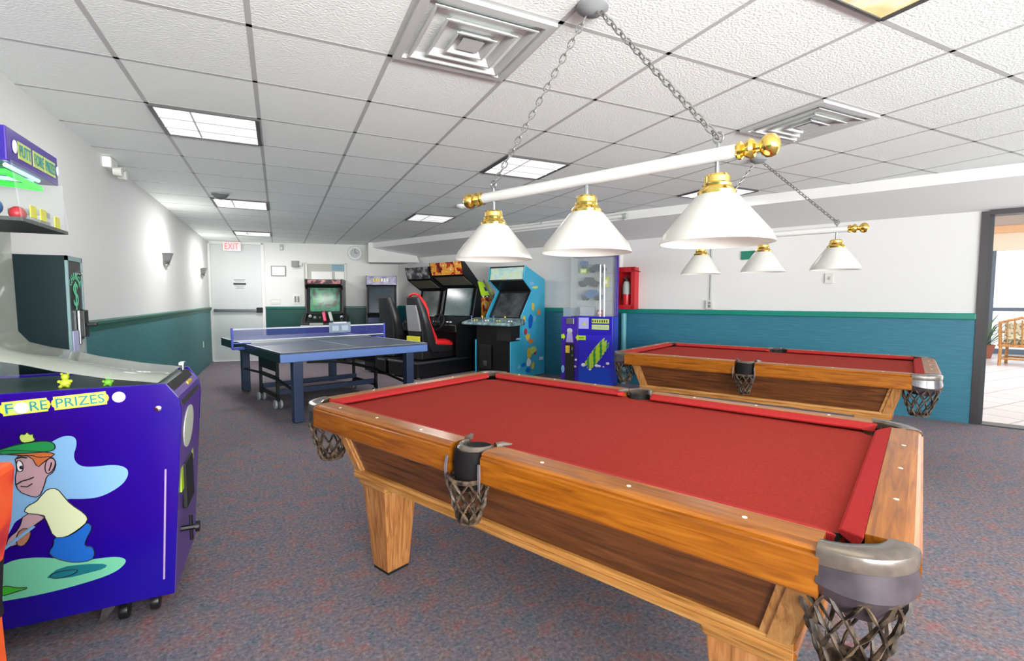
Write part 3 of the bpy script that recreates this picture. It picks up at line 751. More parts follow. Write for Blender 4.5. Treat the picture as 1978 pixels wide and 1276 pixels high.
for x, y in ((0.14, 0.06), (PW - 0.26, 0.06), (0.20, PL - 0.26), (PW - 0.26, PL - 0.22)):
    mb = MB(); mb.box(x, x + 0.10, y, y + 0.10, 0.01, 0.665); lg = mb.build('leg', 'ppnavy', t, bevel=0.008)
    mb = MB(); mb.lathe([(0.03, 0), (0.03, 0.012)], (x + 0.05, y + 0.05, 0), seg=12); mb.build('foot', 'chrome', lg)
for sx in (0.22, PW - 0.25):
    mb = MB()
    for y in (0.92, 1.62): mb.box(sx, sx + 0.03, y, y + 0.04, 0.10, 0.72)
    mb.box(sx, sx + 0.03, 0.92, 1.66, 0.13, 0.17)
    mb.box(sx + 0.005, sx + 0.025, 0.94, 1.64, 0.44, 0.60)
    mb.box(sx, sx + 0.03, 0.92, 1.66, 0.34, 0.38)
    mb.build('undercarriage', 'blackm', t)
    for y0, z0, y1, z1 in ((0.12, 0.28, 0.95, 0.36), (PL - 0.2, 0.32, 1.62, 0.36)):
        mb = MB(); mb.tube([(sx + 0.01, y0, z0), (sx + 0.01, y1, z1)], 0.016, 8); mb.build('brace', 'blackm', t)
    for y in (0.94, 1.64):
        mb = MB()
        mb.box(sx - 0.005, sx + 0.035, y - 0.02, y + 0.02, 0.085, 0.13, 1)
        for s in (-0.03, 0.03): mb.lathe([(0.004, -0.012), (0.05, -0.012), (0.054, 0.0), (0.05, 0.012), (0.004, 0.012)], (sx + 0.015 + s, y, 0.054), 'x', 18, 0)
        mb.build('caster', ['toyw', 'blackm'], t)
mb = MB(); mb.box(0.25, PW - 0.22, 0.96, 1.02, 0.16, 0.22); mb.box(0.25, PW - 0.22, 1.58, 1.62, 0.16, 0.22); mb.build('cross_bar', 'ppnavy', t)
NY = 1.39
mb = MB(); mb.box(-0.13, PW + 0.13, NY - 0.002, NY + 0.002, 0.80, 0.930); n_ = mb.build('net', 'netblue', t)
for z0, z1 in ((0.928, 0.945), (0.790, 0.802)):
    mb = MB(); mb.box(-0.13, PW + 0.13, NY - 0.004, NY + 0.004, z0, z1); mb.build('net_band', 'netband', n_)
for x, s in ((-0.13, 1), (PW + 0.13, -1)):
    mb = MB(); mb.box(x - 0.012, x + 0.012, NY - 0.012, NY + 0.012, 0.70, 0.955)
    mb.box(min(x, x + s * 0.20), max(x, x + s * 0.20), NY - 0.03, NY + 0.03, 0.762, 0.772); mb.box(min(x, x + s * 0.13), max(x, x + s * 0.13), NY - 0.03, NY + 0.03, 0.69, 0.72)
    mb.build('net_clamp', 'bluesolid', n_, bevel=0.004)
t = thing('score_board', 'pale blue flip scoreboard hung on the middle of the table tennis net', 'scoreboard', (0.0, 5.37, 0), 16.3)
SX = PW / 2 + 0.17
mb = MB(); mb.box(SX, SX + 0.30, NY - 0.03, NY - 0.022, 0.845, 0.985); mb.build('plate', 'clear', t, bevel=0.004)
mb = MB(); mb.box(SX + 0.06, SX + 0.24, NY - 0.033, NY - 0.005, 0.97, 0.99); mb.build('hanger', 'netband', t)
for x in (SX + 0.04, SX + 0.17):
    mb = MB(); mb.box(x, x + 0.09, NY - 0.034, NY - 0.03, 0.87, 0.94); mb.build('flip_card', 'card', t)

# ------------------------------------------------------------------ blue prize machine by the left wall
t = thing('prize_machine', 'big blue prize game cabinet with golfer artwork in the left foreground', 'arcade machine', (-0.85, 2.6, 0))
def PM(): m_ = MB(); m_.T = Matrix.Translation((0.85, -2.6, 0)); return m_
Y0, Y1 = 2.32, 2.87
mb = PM(); mb.prism([(-1.26, 0.10), (-0.416, 0.10), (-0.368, 0.85), (-0.376, 0.905), (-0.414, 0.95), (-1.26, 0.95)], 'y', Y0 + 0.012, Y1 - 0.012, 0)
mb.build('cabinet', 'violet', t)
for y in (Y0, Y1 - 0.012):
    mb = PM(); mb.prism([(-1.26, 0.10), (-0.418, 0.10), (-0.366, 0.85), (-0.373, 0.905), (-0.414, 0.966), (-1.26, 0.966)], 'y', y, y + 0.012); mb.build('side_panel', 'blue', t, bevel=0.003)
mb = PM(); mb.prism([(-0.368, 0.862), (-0.364, 0.866), (-0.412, 0.962), (-0.418, 0.958)], 'y', Y0 + 0.05, Y1 - 0.05, 0); mb.box(-0.392, -0.382, Y0 + 0.3, Y0 + 0.4, 0.91, 0.925, 1)
mb.build('control_panel', ['blackm', 'amber'], t)
mb = PM(); mb.prism([(-0.452, 0.17), (-0.446, 0.17), (-0.424, 0.62), (-0.430, 0.62)], 'y', Y0 - 0.004, Y0); mb.build('edge_trim', mat('pale_trim', C(176, 150, 186), 0.4), t)
mb = PM(); mb.lathe([(0.012, 0), (0.011, -0.006), (0.002, -0.008)], (-0.442, Y0, 0.868), 'y', 14); mb.build('lock', 'chrome', t)
# artwork on the side
ART = {
'cloud': [(-0.98, 0.75), (-0.9083, 0.7627), (-0.8807, 0.7704), (-0.858, 0.739), (-0.8266, 0.7348), (-0.7638, 0.7796), (-0.7302, 0.795), (-0.7008, 0.7867), (-0.6968, 0.7567), (-0.7115, 0.7093), (-0.6943, 0.6723), (-0.6527, 0.6632), (-0.5902, 0.6642), (-0.5509, 0.6462), (-0.5464, 0.6147), (-0.5696, 0.5773), (-0.6263, 0.546), (-0.673, 0.5421), (-0.755, 0.5585), (-0.8148, 0.5205), (-0.8792, 0.5038), (-0.8947, 0.4685), (-0.925, 0.4079), (-0.98, 0.42)],
'ground': [(-0.98, 0.33), (-0.9281, 0.3415), (-0.8859, 0.3585), (-0.8009, 0.3456), (-0.7133, 0.3051), (-0.6359, 0.3044), (-0.5804, 0.2936), (-0.5643, 0.27), (-0.6069, 0.2332), (-0.717, 0.2147), (-0.8287, 0.2068), (-0.9343, 0.2099), (-0.98, 0.215)],
'shadow': [(-0.8079, 0.268), (-0.7662, 0.2976), (-0.6909, 0.2917), (-0.6252, 0.2761), (-0.6361, 0.259), (-0.6924, 0.2543), (-0.7459, 0.2494), (-0.7972, 0.2623)],
'pants': [(-0.7796, 0.4152), (-0.7466, 0.4081), (-0.7081, 0.4301), (-0.6804, 0.4548), (-0.6636, 0.4312), (-0.6871, 0.3853), (-0.6919, 0.3611), (-0.669, 0.356), (-0.661, 0.3235), (-0.6751, 0.3012), (-0.7209, 0.3039), (-0.7578, 0.3207), (-0.7864, 0.3423), (-0.7964, 0.3644), (-0.7808, 0.3857)],
'shirt': [(-0.8087, 0.5777), (-0.786, 0.6031), (-0.7606, 0.5988), (-0.7436, 0.5664), (-0.7264, 0.5336), (-0.683, 0.4855), (-0.6764, 0.459), (-0.7083, 0.4252), (-0.7466, 0.4081), (-0.7796, 0.4152), (-0.7951, 0.4775), (-0.8047, 0.5068), (-0.8573, 0.5236), (-0.8492, 0.5463), (-0.8202, 0.5603)],
'arm': [(-0.8573, 0.5236), (-0.8047, 0.5068), (-0.7979, 0.4957), (-0.8387, 0.4667), (-0.8654, 0.4237), (-0.8907, 0.4051), (-0.9111, 0.4125), (-0.9028, 0.4414), (-0.874, 0.4642)],
'hand': [(-0.8779, 0.4554), (-0.8562, 0.4703), (-0.8393, 0.4522), (-0.8479, 0.42), (-0.8664, 0.3997), (-0.8833, 0.4131)],
'face': [(-0.872, 0.7362), (-0.8266, 0.7348), (-0.8059, 0.7224), (-0.7699, 0.7223), (-0.7579, 0.6963), (-0.769, 0.6589), (-0.7875, 0.652), (-0.7963, 0.6145), (-0.8125, 0.5735), (-0.8404, 0.5852), (-0.8675, 0.6071), (-0.8761, 0.6467), (-0.8663, 0.6927)],
'hair': [(-0.9089, 0.7506), (-0.8683, 0.7404), (-0.8269, 0.73), (-0.8111, 0.6846), (-0.7961, 0.7017), (-0.7699, 0.7223), (-0.7586, 0.7304), (-0.8048, 0.7463), (-0.9083, 0.7646)],
'ear': [(-0.7919, 0.6818), (-0.7864, 0.7081), (-0.7737, 0.7179), (-0.7604, 0.7064), (-0.7629, 0.6823), (-0.7762, 0.66), (-0.7885, 0.6599)],
'cap': [(-0.96, 0.752), (-0.9087, 0.7653), (-0.8666, 0.778), (-0.8174, 0.7833), (-0.7746, 0.7809), (-0.7572, 0.7643), (-0.7618, 0.7406), (-0.8263, 0.7424), (-0.8887, 0.747)],
'pompom': [(-0.8571, 0.8033), (-0.851, 0.8159), (-0.8408, 0.8109), (-0.8333, 0.8214), (-0.8268, 0.8092), (-0.8161, 0.8118), (-0.818, 0.8006), (-0.8115, 0.7883), (-0.8245, 0.7823), (-0.8491, 0.7815)],
'leaf': [(-0.96, 0.255), (-0.9319, 0.2605), (-0.9179, 0.2665), (-0.8908, 0.2498), (-0.8523, 0.2427), (-0.8915, 0.2353), (-0.9334, 0.229)],
'eye': [(-0.8682, 0.712), (-0.8608, 0.7223), (-0.8503, 0.7094), (-0.85, 0.6855), (-0.8573, 0.6771), (-0.8668, 0.6833)],
'shoe': [(-0.7966, 0.2751), (-0.7668, 0.2827), (-0.7144, 0.278), (-0.7227, 0.2618), (-0.768, 0.255), (-0.7936, 0.2614)]}
def smooth2(poly, n=2):
    for _ in range(n):
        out = []
        for i in range(len(poly)):
            a, b_ = poly[i], poly[(i + 1) % len(poly)]
            out += [(a[0] * 0.75 + b_[0] * 0.25, a[1] * 0.75 + b_[1] * 0.25), (a[0] * 0.25 + b_[0] * 0.75, a[1] * 0.25 + b_[1] * 0.75)]
        poly = out
    return poly
art = PM(); amats = ['ltblue', 'pgreen', 'pteal', 'pblue', 'cream', 'skin', 'tan', 'hair', 'cap', 'letgrn', 'leaf', 'white2', 'ink']
def flat(mb, poly, y, m): mb.add([(x, y, z) for x, z in poly], [list(range(len(poly)))], m)
lay = 0
for nm, mi, ol in (('cloud', 0, 0), ('ground', 1, 0), ('shadow', 2, 0), ('leaf', 10, 1), ('shoe', 2, 1), ('pants', 3, 1), ('arm', 5, 1), ('shirt', 4, 1), ('face', 5, 1), ('hair', 7, 1), ('ear', 5, 1), ('cap', 8, 1), ('pompom', 9, 1), ('hand', 6, 1), ('eye', 11, 1)):
    lay += 1; yy = Y0 - 0.0004 - 0.00022 * lay
    p = smooth2(ART[nm], 2 if nm in ('cloud', 'ground', 'cap', 'ear') else 1); flat(art, p, yy, mi)
    if ol: art.tube([(x, yy, z) for x, z in p], 0.0017, 4, 12, closed=True)
yy = Y0 - 0.0046
for pl, r in (([(-0.8733, 0.6319), (-0.8554, 0.6434), (-0.8341, 0.6477), (-0.8232, 0.6527)], 0.0022), ([(-0.8597, 0.6249), (-0.8424, 0.6202), (-0.8278, 0.6293)], 0.002), ([(-0.866, 0.728), (-0.852, 0.732), (-0.838, 0.726)], 0.0028), ([(-0.7795, 0.67), (-0.773, 0.69), (-0.771, 0.70)], 0.002)):
    art.tube([(x, yy, z) for x, z in pl], r, 4, 12)
art.ball((-0.8545, yy, 0.694), 0.006, 12, 8, (1, 0.3, 1.2))
art.tube([(-0.8314, yy, 0.4701), (-0.97, yy, 0.36)], 0.006, 5, 0)
art.build('side_artwork', amats, t)
# lettering
tx = PM()
def pill(x0, x1, z0, z1, y, m, n=8):
    r = (z1 - z0) / 2; pts = []
    for k in range(n + 1): q = -PI / 2 + PI * k / n; pts.append((x1 - r + r * math.cos(q), (z0 + z1) / 2 + r * math.sin(q)))
    for k in range(n + 1): q = PI / 2 + PI * k / n; pts.append((x0 + r + r * math.cos(q), (z0 + z1) / 2 + r * math.sin(q)))
    flat(tx, pts, y, m)
sl = math.degrees(math.atan2(0.0275, 0.30))
o0 = tx.T.copy(); tx.T = tx.T @ Matrix.Translation((-0.8965, Y0, 0.886)) @ Matrix.Rotation(rad(-3.2), 4, 'Y')
for x0, wd in ((0.002, 0.122), (0.142, 0.154)):
    n = 4 if x0 < 0.1 else 6
    for k in range(n):
        cx = x0 + wd * (k + 0.5) / n
        tx.lathe([(wd / n * 0.80, -0.0008), (wd / n * 0.80, -0.0012), (0.0005, -0.0013)], (cx, 0, 0.023), 'y', 12, 1)
    tx.box(x0, x0 + wd, -0.0014, 0, -0.002, 0.048, 1); tx.box(x0 + 0.003, x0 + wd - 0.003, -0.0016, 0, 0.003, 0.043, 2)
tx.text('F', xf((0.010, -0.0018, 0.006), 0, 90), 0.021, 0.034, 0.001, 0); tx.text('RE', xf((0.076, -0.0018, 0.006), 0, 90), 0.048, 0.034, 0.001, 0)
tx.text('PRIZES', xf((0.148, -0.0018, 0.006), 0, 90), 0.142, 0.034, 0.001, 0)
tx.ball((0.053, -0.003, 0.020), 0.021, 3, 16, (1, 0.2, 1)); tx.ball((0.334, -0.003, 0.020), 0.021, 3, 16, (1, 0.2, 1))
tx.T = o0
tx.build('side_lettering', ['letter', 'yellow', 'letgrn', 'white2'], t)
# front door details
mb = PM()

ring_ = [(Y0 + 0.20 + 0.12 * math.cos(2 * PI * k / 24), 0.745 + 0.09 * math.sin(2 * PI * k / 24)) for k in range(24)]
mb.loft([[(-0.366 + (z - 0.85) * 0.078 - 0.006, y, z) for y, z in ring_], [(-0.366 + (z - 0.85) * 0.078 + 0.003, y, z) for y, z in ring_]]); mb.build('oval_badge', mat('pale_badge', C(206, 214, 196), 0.4), t)
for y, z in ((Y0 + 0.05, 0.56), (Y0 + 0.17, 0.53), (Y0 + 0.32, 0.61)):
    mb = PM(); mb.box(-0.396, -0.384, y, y + 0.05, z - 0.06, z + 0.06); mb.build('lime_decal', 'lime', t)
mb = PM(); mb.box(-0.40, -0.375, Y0 + 0.12, Y0 + 0.30, 0.40, 0.60); mb.build('ball_return', 'blackm', t, bevel=0.01)
mb = PM(); mb.tube([(-0.41, Y0 + 0.10, 0.325), (-0.345, Y0 + 0.10, 0.325)], 0.012, 8); mb.lathe([(0.004, 0), (0.024, 0.002), (0.024, 0.016), (0.004, 0.018)], (-0.35, Y0 + 0.10, 0.325), 'x', 14); mb.tube([(-0.365, Y0 + 0.10, 0.27), (-0.365, Y0 + 0.10, 0.38)], 0.007, 6); mb.build('crank', 'black', t)
for x, y in ((-0.60, 2.40), (-0.50, 2.42), (-1.1, 2.42), (-0.55, 2.78), (-1.1, 2.78)):
    mb = PM(); mb.lathe([(0.004, -0.014), (0.034, -0.014), (0.036, 0.0), (0.034, 0.014), (0.004, 0.014)], (x, y, 0.037), 'x', 16, 1); mb.box(x - 0.02, x + 0.02, y - 0.016, y + 0.016, 0.055, 0.102, 0); mb.build('caster', ['black', 'black'], t)
mb = PM(); mb.prism([(-0.66, 0.10), (-0.62, 0.10), (-0.635, 0.05), (-0.672, 0.0), (-0.69, 0.0)], 'y', 2.40, 2.43); mb.build('stand_bracket', 'chrome', t)
# acrylic lid, tower, marquee
mb = PM()
prof = [(-0.445, 0.968), (-0.60, 0.995), (-0.76, 1.035), (-0.84, 1.062), (-0.93, 1.085), (-1.0, 1.11), (-1.035, 1.16), (-1.04, 1.59)]
rings = [[(x, y, z) for x, z in prof] for y in (Y0 + 0.03, Y1 - 0.02)]
mb.loft(rings, 0, True, False, False); mb.build('acrylic_lid', 'lid', t, solid=0.005)
mb = PM(); mb.box(-1.28, -1.04, Y1 - 0.02, Y1 - 0.015, 0.95, 1.59); mb.build('tower_glass', 'glass', t)
mb = PM(); mb.box(-1.28, -1.04, Y0 + 0.015, Y0 + 0.02, 1.11, 1.59); mb.build('tower_glass', 'glass', t)
mb = PM(); mb.box(-1.28, -1.265, Y0 + 0.02, Y1 - 0.02, 0.95, 1.60); mb.build('tower_back', mat('mirror_back', C(120, 140, 136), 0.3), t)
mb = PM(); mb.box(-1.26, -0.42, Y0 + 0.02, Y1 - 0.02, 0.935, 0.955); mb.build('playfield', mat('playfield_teal', C(52, 84, 84), 0.4), t)
mb = PM(); mb.tube([(-0.425, Y1 - 0.10, 0.955), (-0.425, Y1 - 0.10, 0.99)], 0.008, 8); mb.box(-0.435, -0.415, Y1 - 0.13, Y1 - 0.08, 0.988, 1.0); mb.build('lid_latch', 'chrome', t)
ZM = 1.58
mb = PM(); mb.box(-1.28, -0.82, Y0 + 0.02, Y1 - 0.10, ZM, ZM + 0.014); mb.build('prize_shelf', 'dgrey', t)
mb = PM(); mb.prism([(-0.84, 1.79), (-0.835, 1.79), (-0.815, ZM), (-0.82, ZM)], 'y', Y0 + 0.02, Y1 - 0.10); mb.box(-1.28, -0.83, Y1 - 0.105, Y1 - 0.10, ZM, 1.79); mb.build('shelf_glass', 'glass', t)
mb = PM(); mb.box(-1.28, -0.84, Y0, Y1 - 0.11, 1.785, 1.905); mb.build('marquee', 'bluedk', t, bevel=0.004)
mb = PM(); mb.box(-1.28, -0.845, Y0 - 0.002, Y0, 1.79, 1.90); mb.build('marquee_end', 'blue', t)
mb = PM()
LYM = Y1 - 0.11 - Y0
tx = mb; o0 = mb.T.copy()
mb.T = mb.T @ Matrix.Translation((-0.84, Y0, 1.815)) @ Matrix.Rotation(rad(90), 4, 'Z')
for x0, wd, s_ in ((0.085, 0.10, 'PUTT'), (0.205, 0.09, 'FORE'), (0.305, 0.105, 'PRIZES')):
    mb.box(x0, x0 + wd, -0.002, 0, -0.004, 0.058, 1); mb.text(s_, xf((x0 + 0.005, -0.003, 0.006), 0, 90), wd - 0.01, 0.042, 0.001, 0)
mb.ball((0.052, -0.004, 0.03), 0.024, 2, 14, (0.7, 0.2, 1)); mb.ball((0.425, -0.004, 0.03), 0.02, 2, 14, (0.6, 0.2, 1))
mb.T = o0; mb.build('marquee_lettering', ['letter', 'letgrn', 'white2'], t)
mb = PM(); zz = 1.755
mb.tube([(-1.20, Y0 + 0.12, zz), (-0.87, Y0 + 0.06, zz), (-0.87, Y0 + 0.36, zz), (-1.20, Y0 + 0.12, zz)], 0.011, 8); mb.build('neon_tube', 'neon', t)
mb = PM(); mb.tube([(-0.86, Y0 + 0.04, 1.776), (-0.86, Y0 + 0.30, 1.776)], 0.008, 8); mb.tube([(-1.2, Y0 + 0.22, 1.776), (-0.88, Y0 + 0.32, 1.776)], 0.008, 8); mb.build('white_light_tube', 'neonw', t)
for y, z in ((Y0 + 0.085, 1.625), (Y0 + 0.17, 1.625), (Y0 + 0.30, 1.615)):
    mb = PM(); mb.box(-0.818, -0.815, y, y + 0.05, z - 0.022, z + 0.022); mb.build('price_sticker', 'yellow', t)
# prizes inside
toys = [('toy_ball', 'blue plush ball behind the shelf glass under the green neon', 'toyb', (-0.92, Y0 + 0.065, ZM + 0.052), 0.036),
        ('toy_ball', 'small red ball behind the shelf glass beside the first yellow sticker', 'toyr', (-0.875, Y0 + 0.15, ZM + 0.042), 0.026)]
for nm, lab, m_, c_, r_ in toys:
    mb = MB(); mb.ball((0, 0, 0), r_); o = mb.build(nm, m_); tag(o, lab, 'toy', loc=c_)
def plush(label, m_, loc, s=1.0, rz=0):
    k = thing('plush_toy', label, 'toy', loc, rz)
    mb = MB(); mb.ball((0, 0, 0.035 * s), 0.035 * s, sq=(1, 0.85, 1)); mb.build('body', m_, k)
    mb = MB(); mb.ball((0, 0, 0.085 * s), 0.026 * s)
    for e in (-1, 1): mb.ball((e * 0.02 * s, 0, 0.108 * s), 0.010 * s, seg=8)
    mb.build('head', m_, k)
    mb = MB()
    for e in (-1, 1): mb.ball((e * 0.035 * s, -0.01 * s, 0.05 * s), 0.013 * s, seg=8); mb.ball((e * 0.022 * s, -0.03 * s, 0.012 * s), 0.014 * s, seg=8)
    mb.build('limbs', m_, k)
    return k
plush('yellow plush toy under the bend of the clear lid of the blue prize machine', 'toyy', (-0.76, 2.45, 0.9555), 0.5)
plush('green plush toy under the clear lid toward the front of the blue prize machine', 'toyg', (-0.62, 2.42, 0.9555), 0.4)
plush('red plush toy at the foot of the clear tower of the blue prize machine', 'toyr', (-1.12, 2.79, 0.9555), 0.65)
k = thing('toy_box', 'grey boxed prize at the far end of the lit shelf', 'toy', (-0.92, 2.70, ZM + 0.0155))
mb = MB(); mb.box(-0.05, 0.05, -0.05, 0.05, 0, 0.07); mb.build('box', 'extgrey', k, bevel=0.004)
mb = MB(); mb.box(-0.051, 0.051, -0.051, 0.051, 0.03, 0.045); mb.build('label_band', 'white2', k)

# ------------------------------------------------------------------ bill changer
t = thing('change_machine', 'tall dark green change machine against the left wall behind the blue prize machine', 'change machine', (-1.14, 3.44, 0))
mb = MB(); mb.box(-0.148, 0.13, -0.105, 0.11, 0.0, 1.53); mb.build('case', 'gtin', t, bevel=0.004)
mb = MB(); mb.box(0.13, 0.142, -0.105, -0.093, 0.0, 1.53); mb.box(0.13, 0.142, 0.10, 0.11, 0.0, 1.53); mb.box(0.13, 0.142, -0.105, 0.11, 1.505, 1.53); mb.build('front_frame', mat('grey_green_trim', C(120, 150, 152), 0.35), t)
mb = MB(); mb.box(0.13, 0.137, -0.09, 0.098, 0.6, 1.503); mb.build('front_plate', 'black', t)
mb = MB(); o0 = mb.T.copy(); mb.T = Matrix.Translation((0.137, 0.0, 1.30)) @ Matrix.Rotation(rad(90), 4, 'Z')
for k, ch in enumerate('CHANGE'):
    a_ = rad(150 - 120 * k / 5); mb.text(ch, Matrix.Translation((0.062 * math.cos(a_) - 0.0, -0.002, 0.062 * math.sin(a_) + 0.045)) @ Matrix.Rotation(-(a_ - PI / 2), 4, 'Y') @ Matrix.Rotation(rad(90), 4, 'X') @ Matrix.Translation((-0.012, 0, 0)), 0.026, 0.038, 0.001)
mb.text('$', xf((-0.035, -0.002, -0.06), 0, 90), 0.07, 0.155, 0.001); mb.T = o0; mb.build('dollar_lettering', 'mint', t)
mb = MB(); mb.box(0.137, 0.165, 0.02, 0.085, 1.09, 1.24, 0); mb.box(0.165, 0.21, 0.035, 0.075, 1.15, 1.17, 0); mb.box(0.137, 0.15, 0.0, 0.02, 1.05, 1.24, 1); mb.build('bill_acceptor', ['black', 'steel'], t, bevel=0.004)
mb = MB(); mb.lathe([(0.012, 0.137), (0.012, 0.15), (0.002, 0.152)], (0, 0.06, 1.44), 'x', 12); mb.build('lock', 'chrome', t)
mb = MB(); mb.box(0.142, 0.146, -0.09, -0.015, 1.01, 1.13, 0); mb.box(0.137, 0.14, 0.0, 0.09, 1.0, 1.075, 1); mb.lathe([(0.04, 0.137), (0.04, 0.140), (0.001, 0.141)], (0, -0.04, 0.92), 'x', 18, 2); mb.box(0.137, 0.14, 0.02, 0.09, 0.90, 0.945, 3); mb.build('stickers', [mat('lilac_sticker', C(176, 178, 214), 0.5), 'extgrey', 'ltblue', 'mint'], t)

# ------------------------------------------------------------------ flame cabinet at the left edge
t = thing('flame_cabinet', 'orange and black flame patterned game cabinet cut off by the left edge', 'arcade machine', (-0.9, 1.3, 0))
mb = MB(); mb.T = Matrix.Translation((0.9, -1.3, 0)); mb.prism([(-1.25, 0.012), (-0.60, 0.012), (-0.60, 0.44), (-0.604, 0.60), (-0.598, 0.68), (-0.576, 0.785), (-0.564, 0.91), (-0.570, 0.925), (-1.25, 0.95)], 'y', 1.05, 1.50); mb.build('cabinet', 'flame', t, bevel=0.004)
mb = MB(); mb.T = Matrix.Translation((0.9, -1.3, 0)); mb.prism([(-0.63, 0.565), (-0.601, 0.565), (-0.6025, 0.60), (-0.5965, 0.68), (-0.594, 0.70), (-0.63, 0.70)], 'y', 1.048, 1.502); mb.build('black_band', 'blackm', t)
mb = MB(); mb.T = Matrix.Translation((0.9, -1.3, 0)); mb.box(-1.2, -0.64, 1.08, 1.47, 0, 0.014); mb.build('foot', 'blackm', t)

# ------------------------------------------------------------------ cyan upright cabinet on the right wall
t = thing('arcade_cabinet', 'upright arcade cabinet with aqua blue side artwork and wide control deck', 'arcade machine', tuple(W(6.9, 5.25)), RW)
HX = 0.39
prof = [(-0.95, 0.01), (-0.95, 0.62), (-0.74, 0.63), (-0.72, 0.80), (-0.666, 1.03), (-0.39, 1.436), (-0.616, 1.617), (-0.575, 1.854), (-0.02, 1.64), (-0.02, 0.01)]
for s in (-1, 1):
    mb = MB(); mb.prism(prof, 'x', s * HX - (0.018 if s > 0 else 0), s * HX + (0 if s > 0 else 0.018)); mb.build('side_panel', 'simside', t)
mb = MB(); mb.prism([(-0.93, 0.012), (-0.93, 0.87), (-0.64, 0.88), (-0.60, 1.02), (-0.34, 1.436), (-0.57, 1.60), (-0.55, 1.82), (-0.03, 1.62), (-0.03, 0.012)], 'x', -HX + 0.018, HX - 0.018); mb.build('body', 'black', t)
mb = MB(); mb.prism([(-0.606, 1.625), (-0.596, 1.625), (-0.562, 1.835), (-0.572, 1.835)], 'x', -HX + 0.035, HX - 0.035); mb.build('marquee', 'marqb', t)
mb = MB(); mb.prism([(-0.616, 1.61), (-0.590, 1.61), (-0.590, 1.63), (-0.612, 1.63)], 'x', -HX + 0.018, HX - 0.018); mb.prism([(-0.580, 1.83), (-0.56, 1.83), (-0.557, 1.853), (-0.577, 1.853)], 'x', -HX + 0.018, HX - 0.018); mb.build('marquee_frame', 'blackm', t)
mb = MB(); mb.prism([(-0.63, 1.0), (-0.615, 1.01), (-0.37, 1.39), (-0.385, 1.40)], 'x', -HX + 0.10, HX - 0.10); mb.build('screen', 'scrglass', t)
mb = MB(); mb.prism([(-1.05, 0.885), (-1.03, 0.868), (-0.62, 0.88), (-0.62, 0.97), (-0.68, 0.985), (-1.03, 0.92)], 'x', -0.62, HX + 0.03); mb.build('control_deck', 'deck', t, bevel=0.008)
for k, x in enumerate((-0.45, -0.2, 0.05, 0.3)):
    mb = MB(); mb.tube([(x - 0.06, -0.90, 0.93), (x - 0.06, -0.91, 1.0)], 0.006, 6, 0); mb.ball((x - 0.06, -0.91, 1.01), 0.016, 1, 10)
    mb.build('joystick', ['chrome', 'amber' if k % 2 else 'toyb'], t)
    mb = MB(); mb.lathe([(0.014, 0.925), (0.014, 0.955), (0.002, 0.957)], (x + 0.02, -0.91, 0), seg=10, m=0); mb.build('button', 'white2' if k % 2 else 'amber', t)
    mb = MB(); mb.lathe([(0.014, 0.925), (0.014, 0.958), (0.002, 0.96)], (x + 0.065, -0.90, 0), seg=10, m=0); mb.build('button', 'white2' if k % 2 else 'amber', t)
mb = MB(); mb.box(0.10, HX, -0.955, -0.72, 0.625, 0.875); mb.build('deck_brace', 'blackm', t)
mb = MB(); mb.box(-0.28, -0.02, -0.965, -0.949, 0.15, 0.55, 0); mb.box(-0.19, -0.11, -0.972, -0.96, 0.2, 0.28, 1); mb.build('coin_door', ['blackm', 'steel'], t, bevel=0.004)
art = MB(); am = ['amber', 'orange', 'pblue', 'white2', 'pgreen', 'toyr', 'ltblue', 'letgrn']
rnd = random.Random(3); Xs = HX + 0.0006
def blob(cx, cz, rx_, rz_, m, lay, n=11):
    pts = []
    for i in range(n):
        q = 2 * PI * i / n; k = rnd.uniform(0.72, 1.15); pts.append((cx + rx_ * k * math.cos(q), cz + rz_ * k * math.sin(q)))
    pts = smooth2(pts, 1); art.add([(Xs + 0.0004 * lay, y, z) for y, z in pts], [list(range(len(pts)))], m)
for cy, cz, r1, r2, m_ in ((-0.40, 1.56, 0.10, 0.04, 6), (-0.30, 1.50, 0.12, 0.03, 7), (-0.36, 1.18, 0.05, 0.09, 0), (-0.20, 1.08, 0.07, 0.06, 1), (-0.60, 0.98, 0.05, 0.07, 0), (-0.43, 0.92, 0.09, 0.15, 2), (-0.32, 0.98, 0.05, 0.07, 6), (-0.56, 0.76, 0.06, 0.07, 5), (-0.50, 0.68, 0.09, 0.07, 0), (-0.42, 0.60, 0.10, 0.05, 1), (-0.36, 0.45, 0.12, 0.09, 7), (-0.46, 0.40, 0.10, 0.12, 0), (-0.30, 0.40, 0.05, 0.06, 5), (-0.48, 0.25, 0.09, 0.10, 3), (-0.62, 0.22, 0.07, 0.05, 2), (-0.36, 0.18, 0.06, 0.09, 0), (-0.50, 0.12, 0.08, 0.06, 2), (-0.74, 0.20, 0.04, 0.04, 6), (-0.75, 0.66, 0.10, 0.02, 6)):
    blob(cy, cz, r1 * 0.8, r2 * 0.8, m_, 1 + (m_ % 4))
art.box(Xs, Xs + 0.002, -0.18, -0.06, 0.26, 0.31, 3)
art.build('side_artwork', am, t)

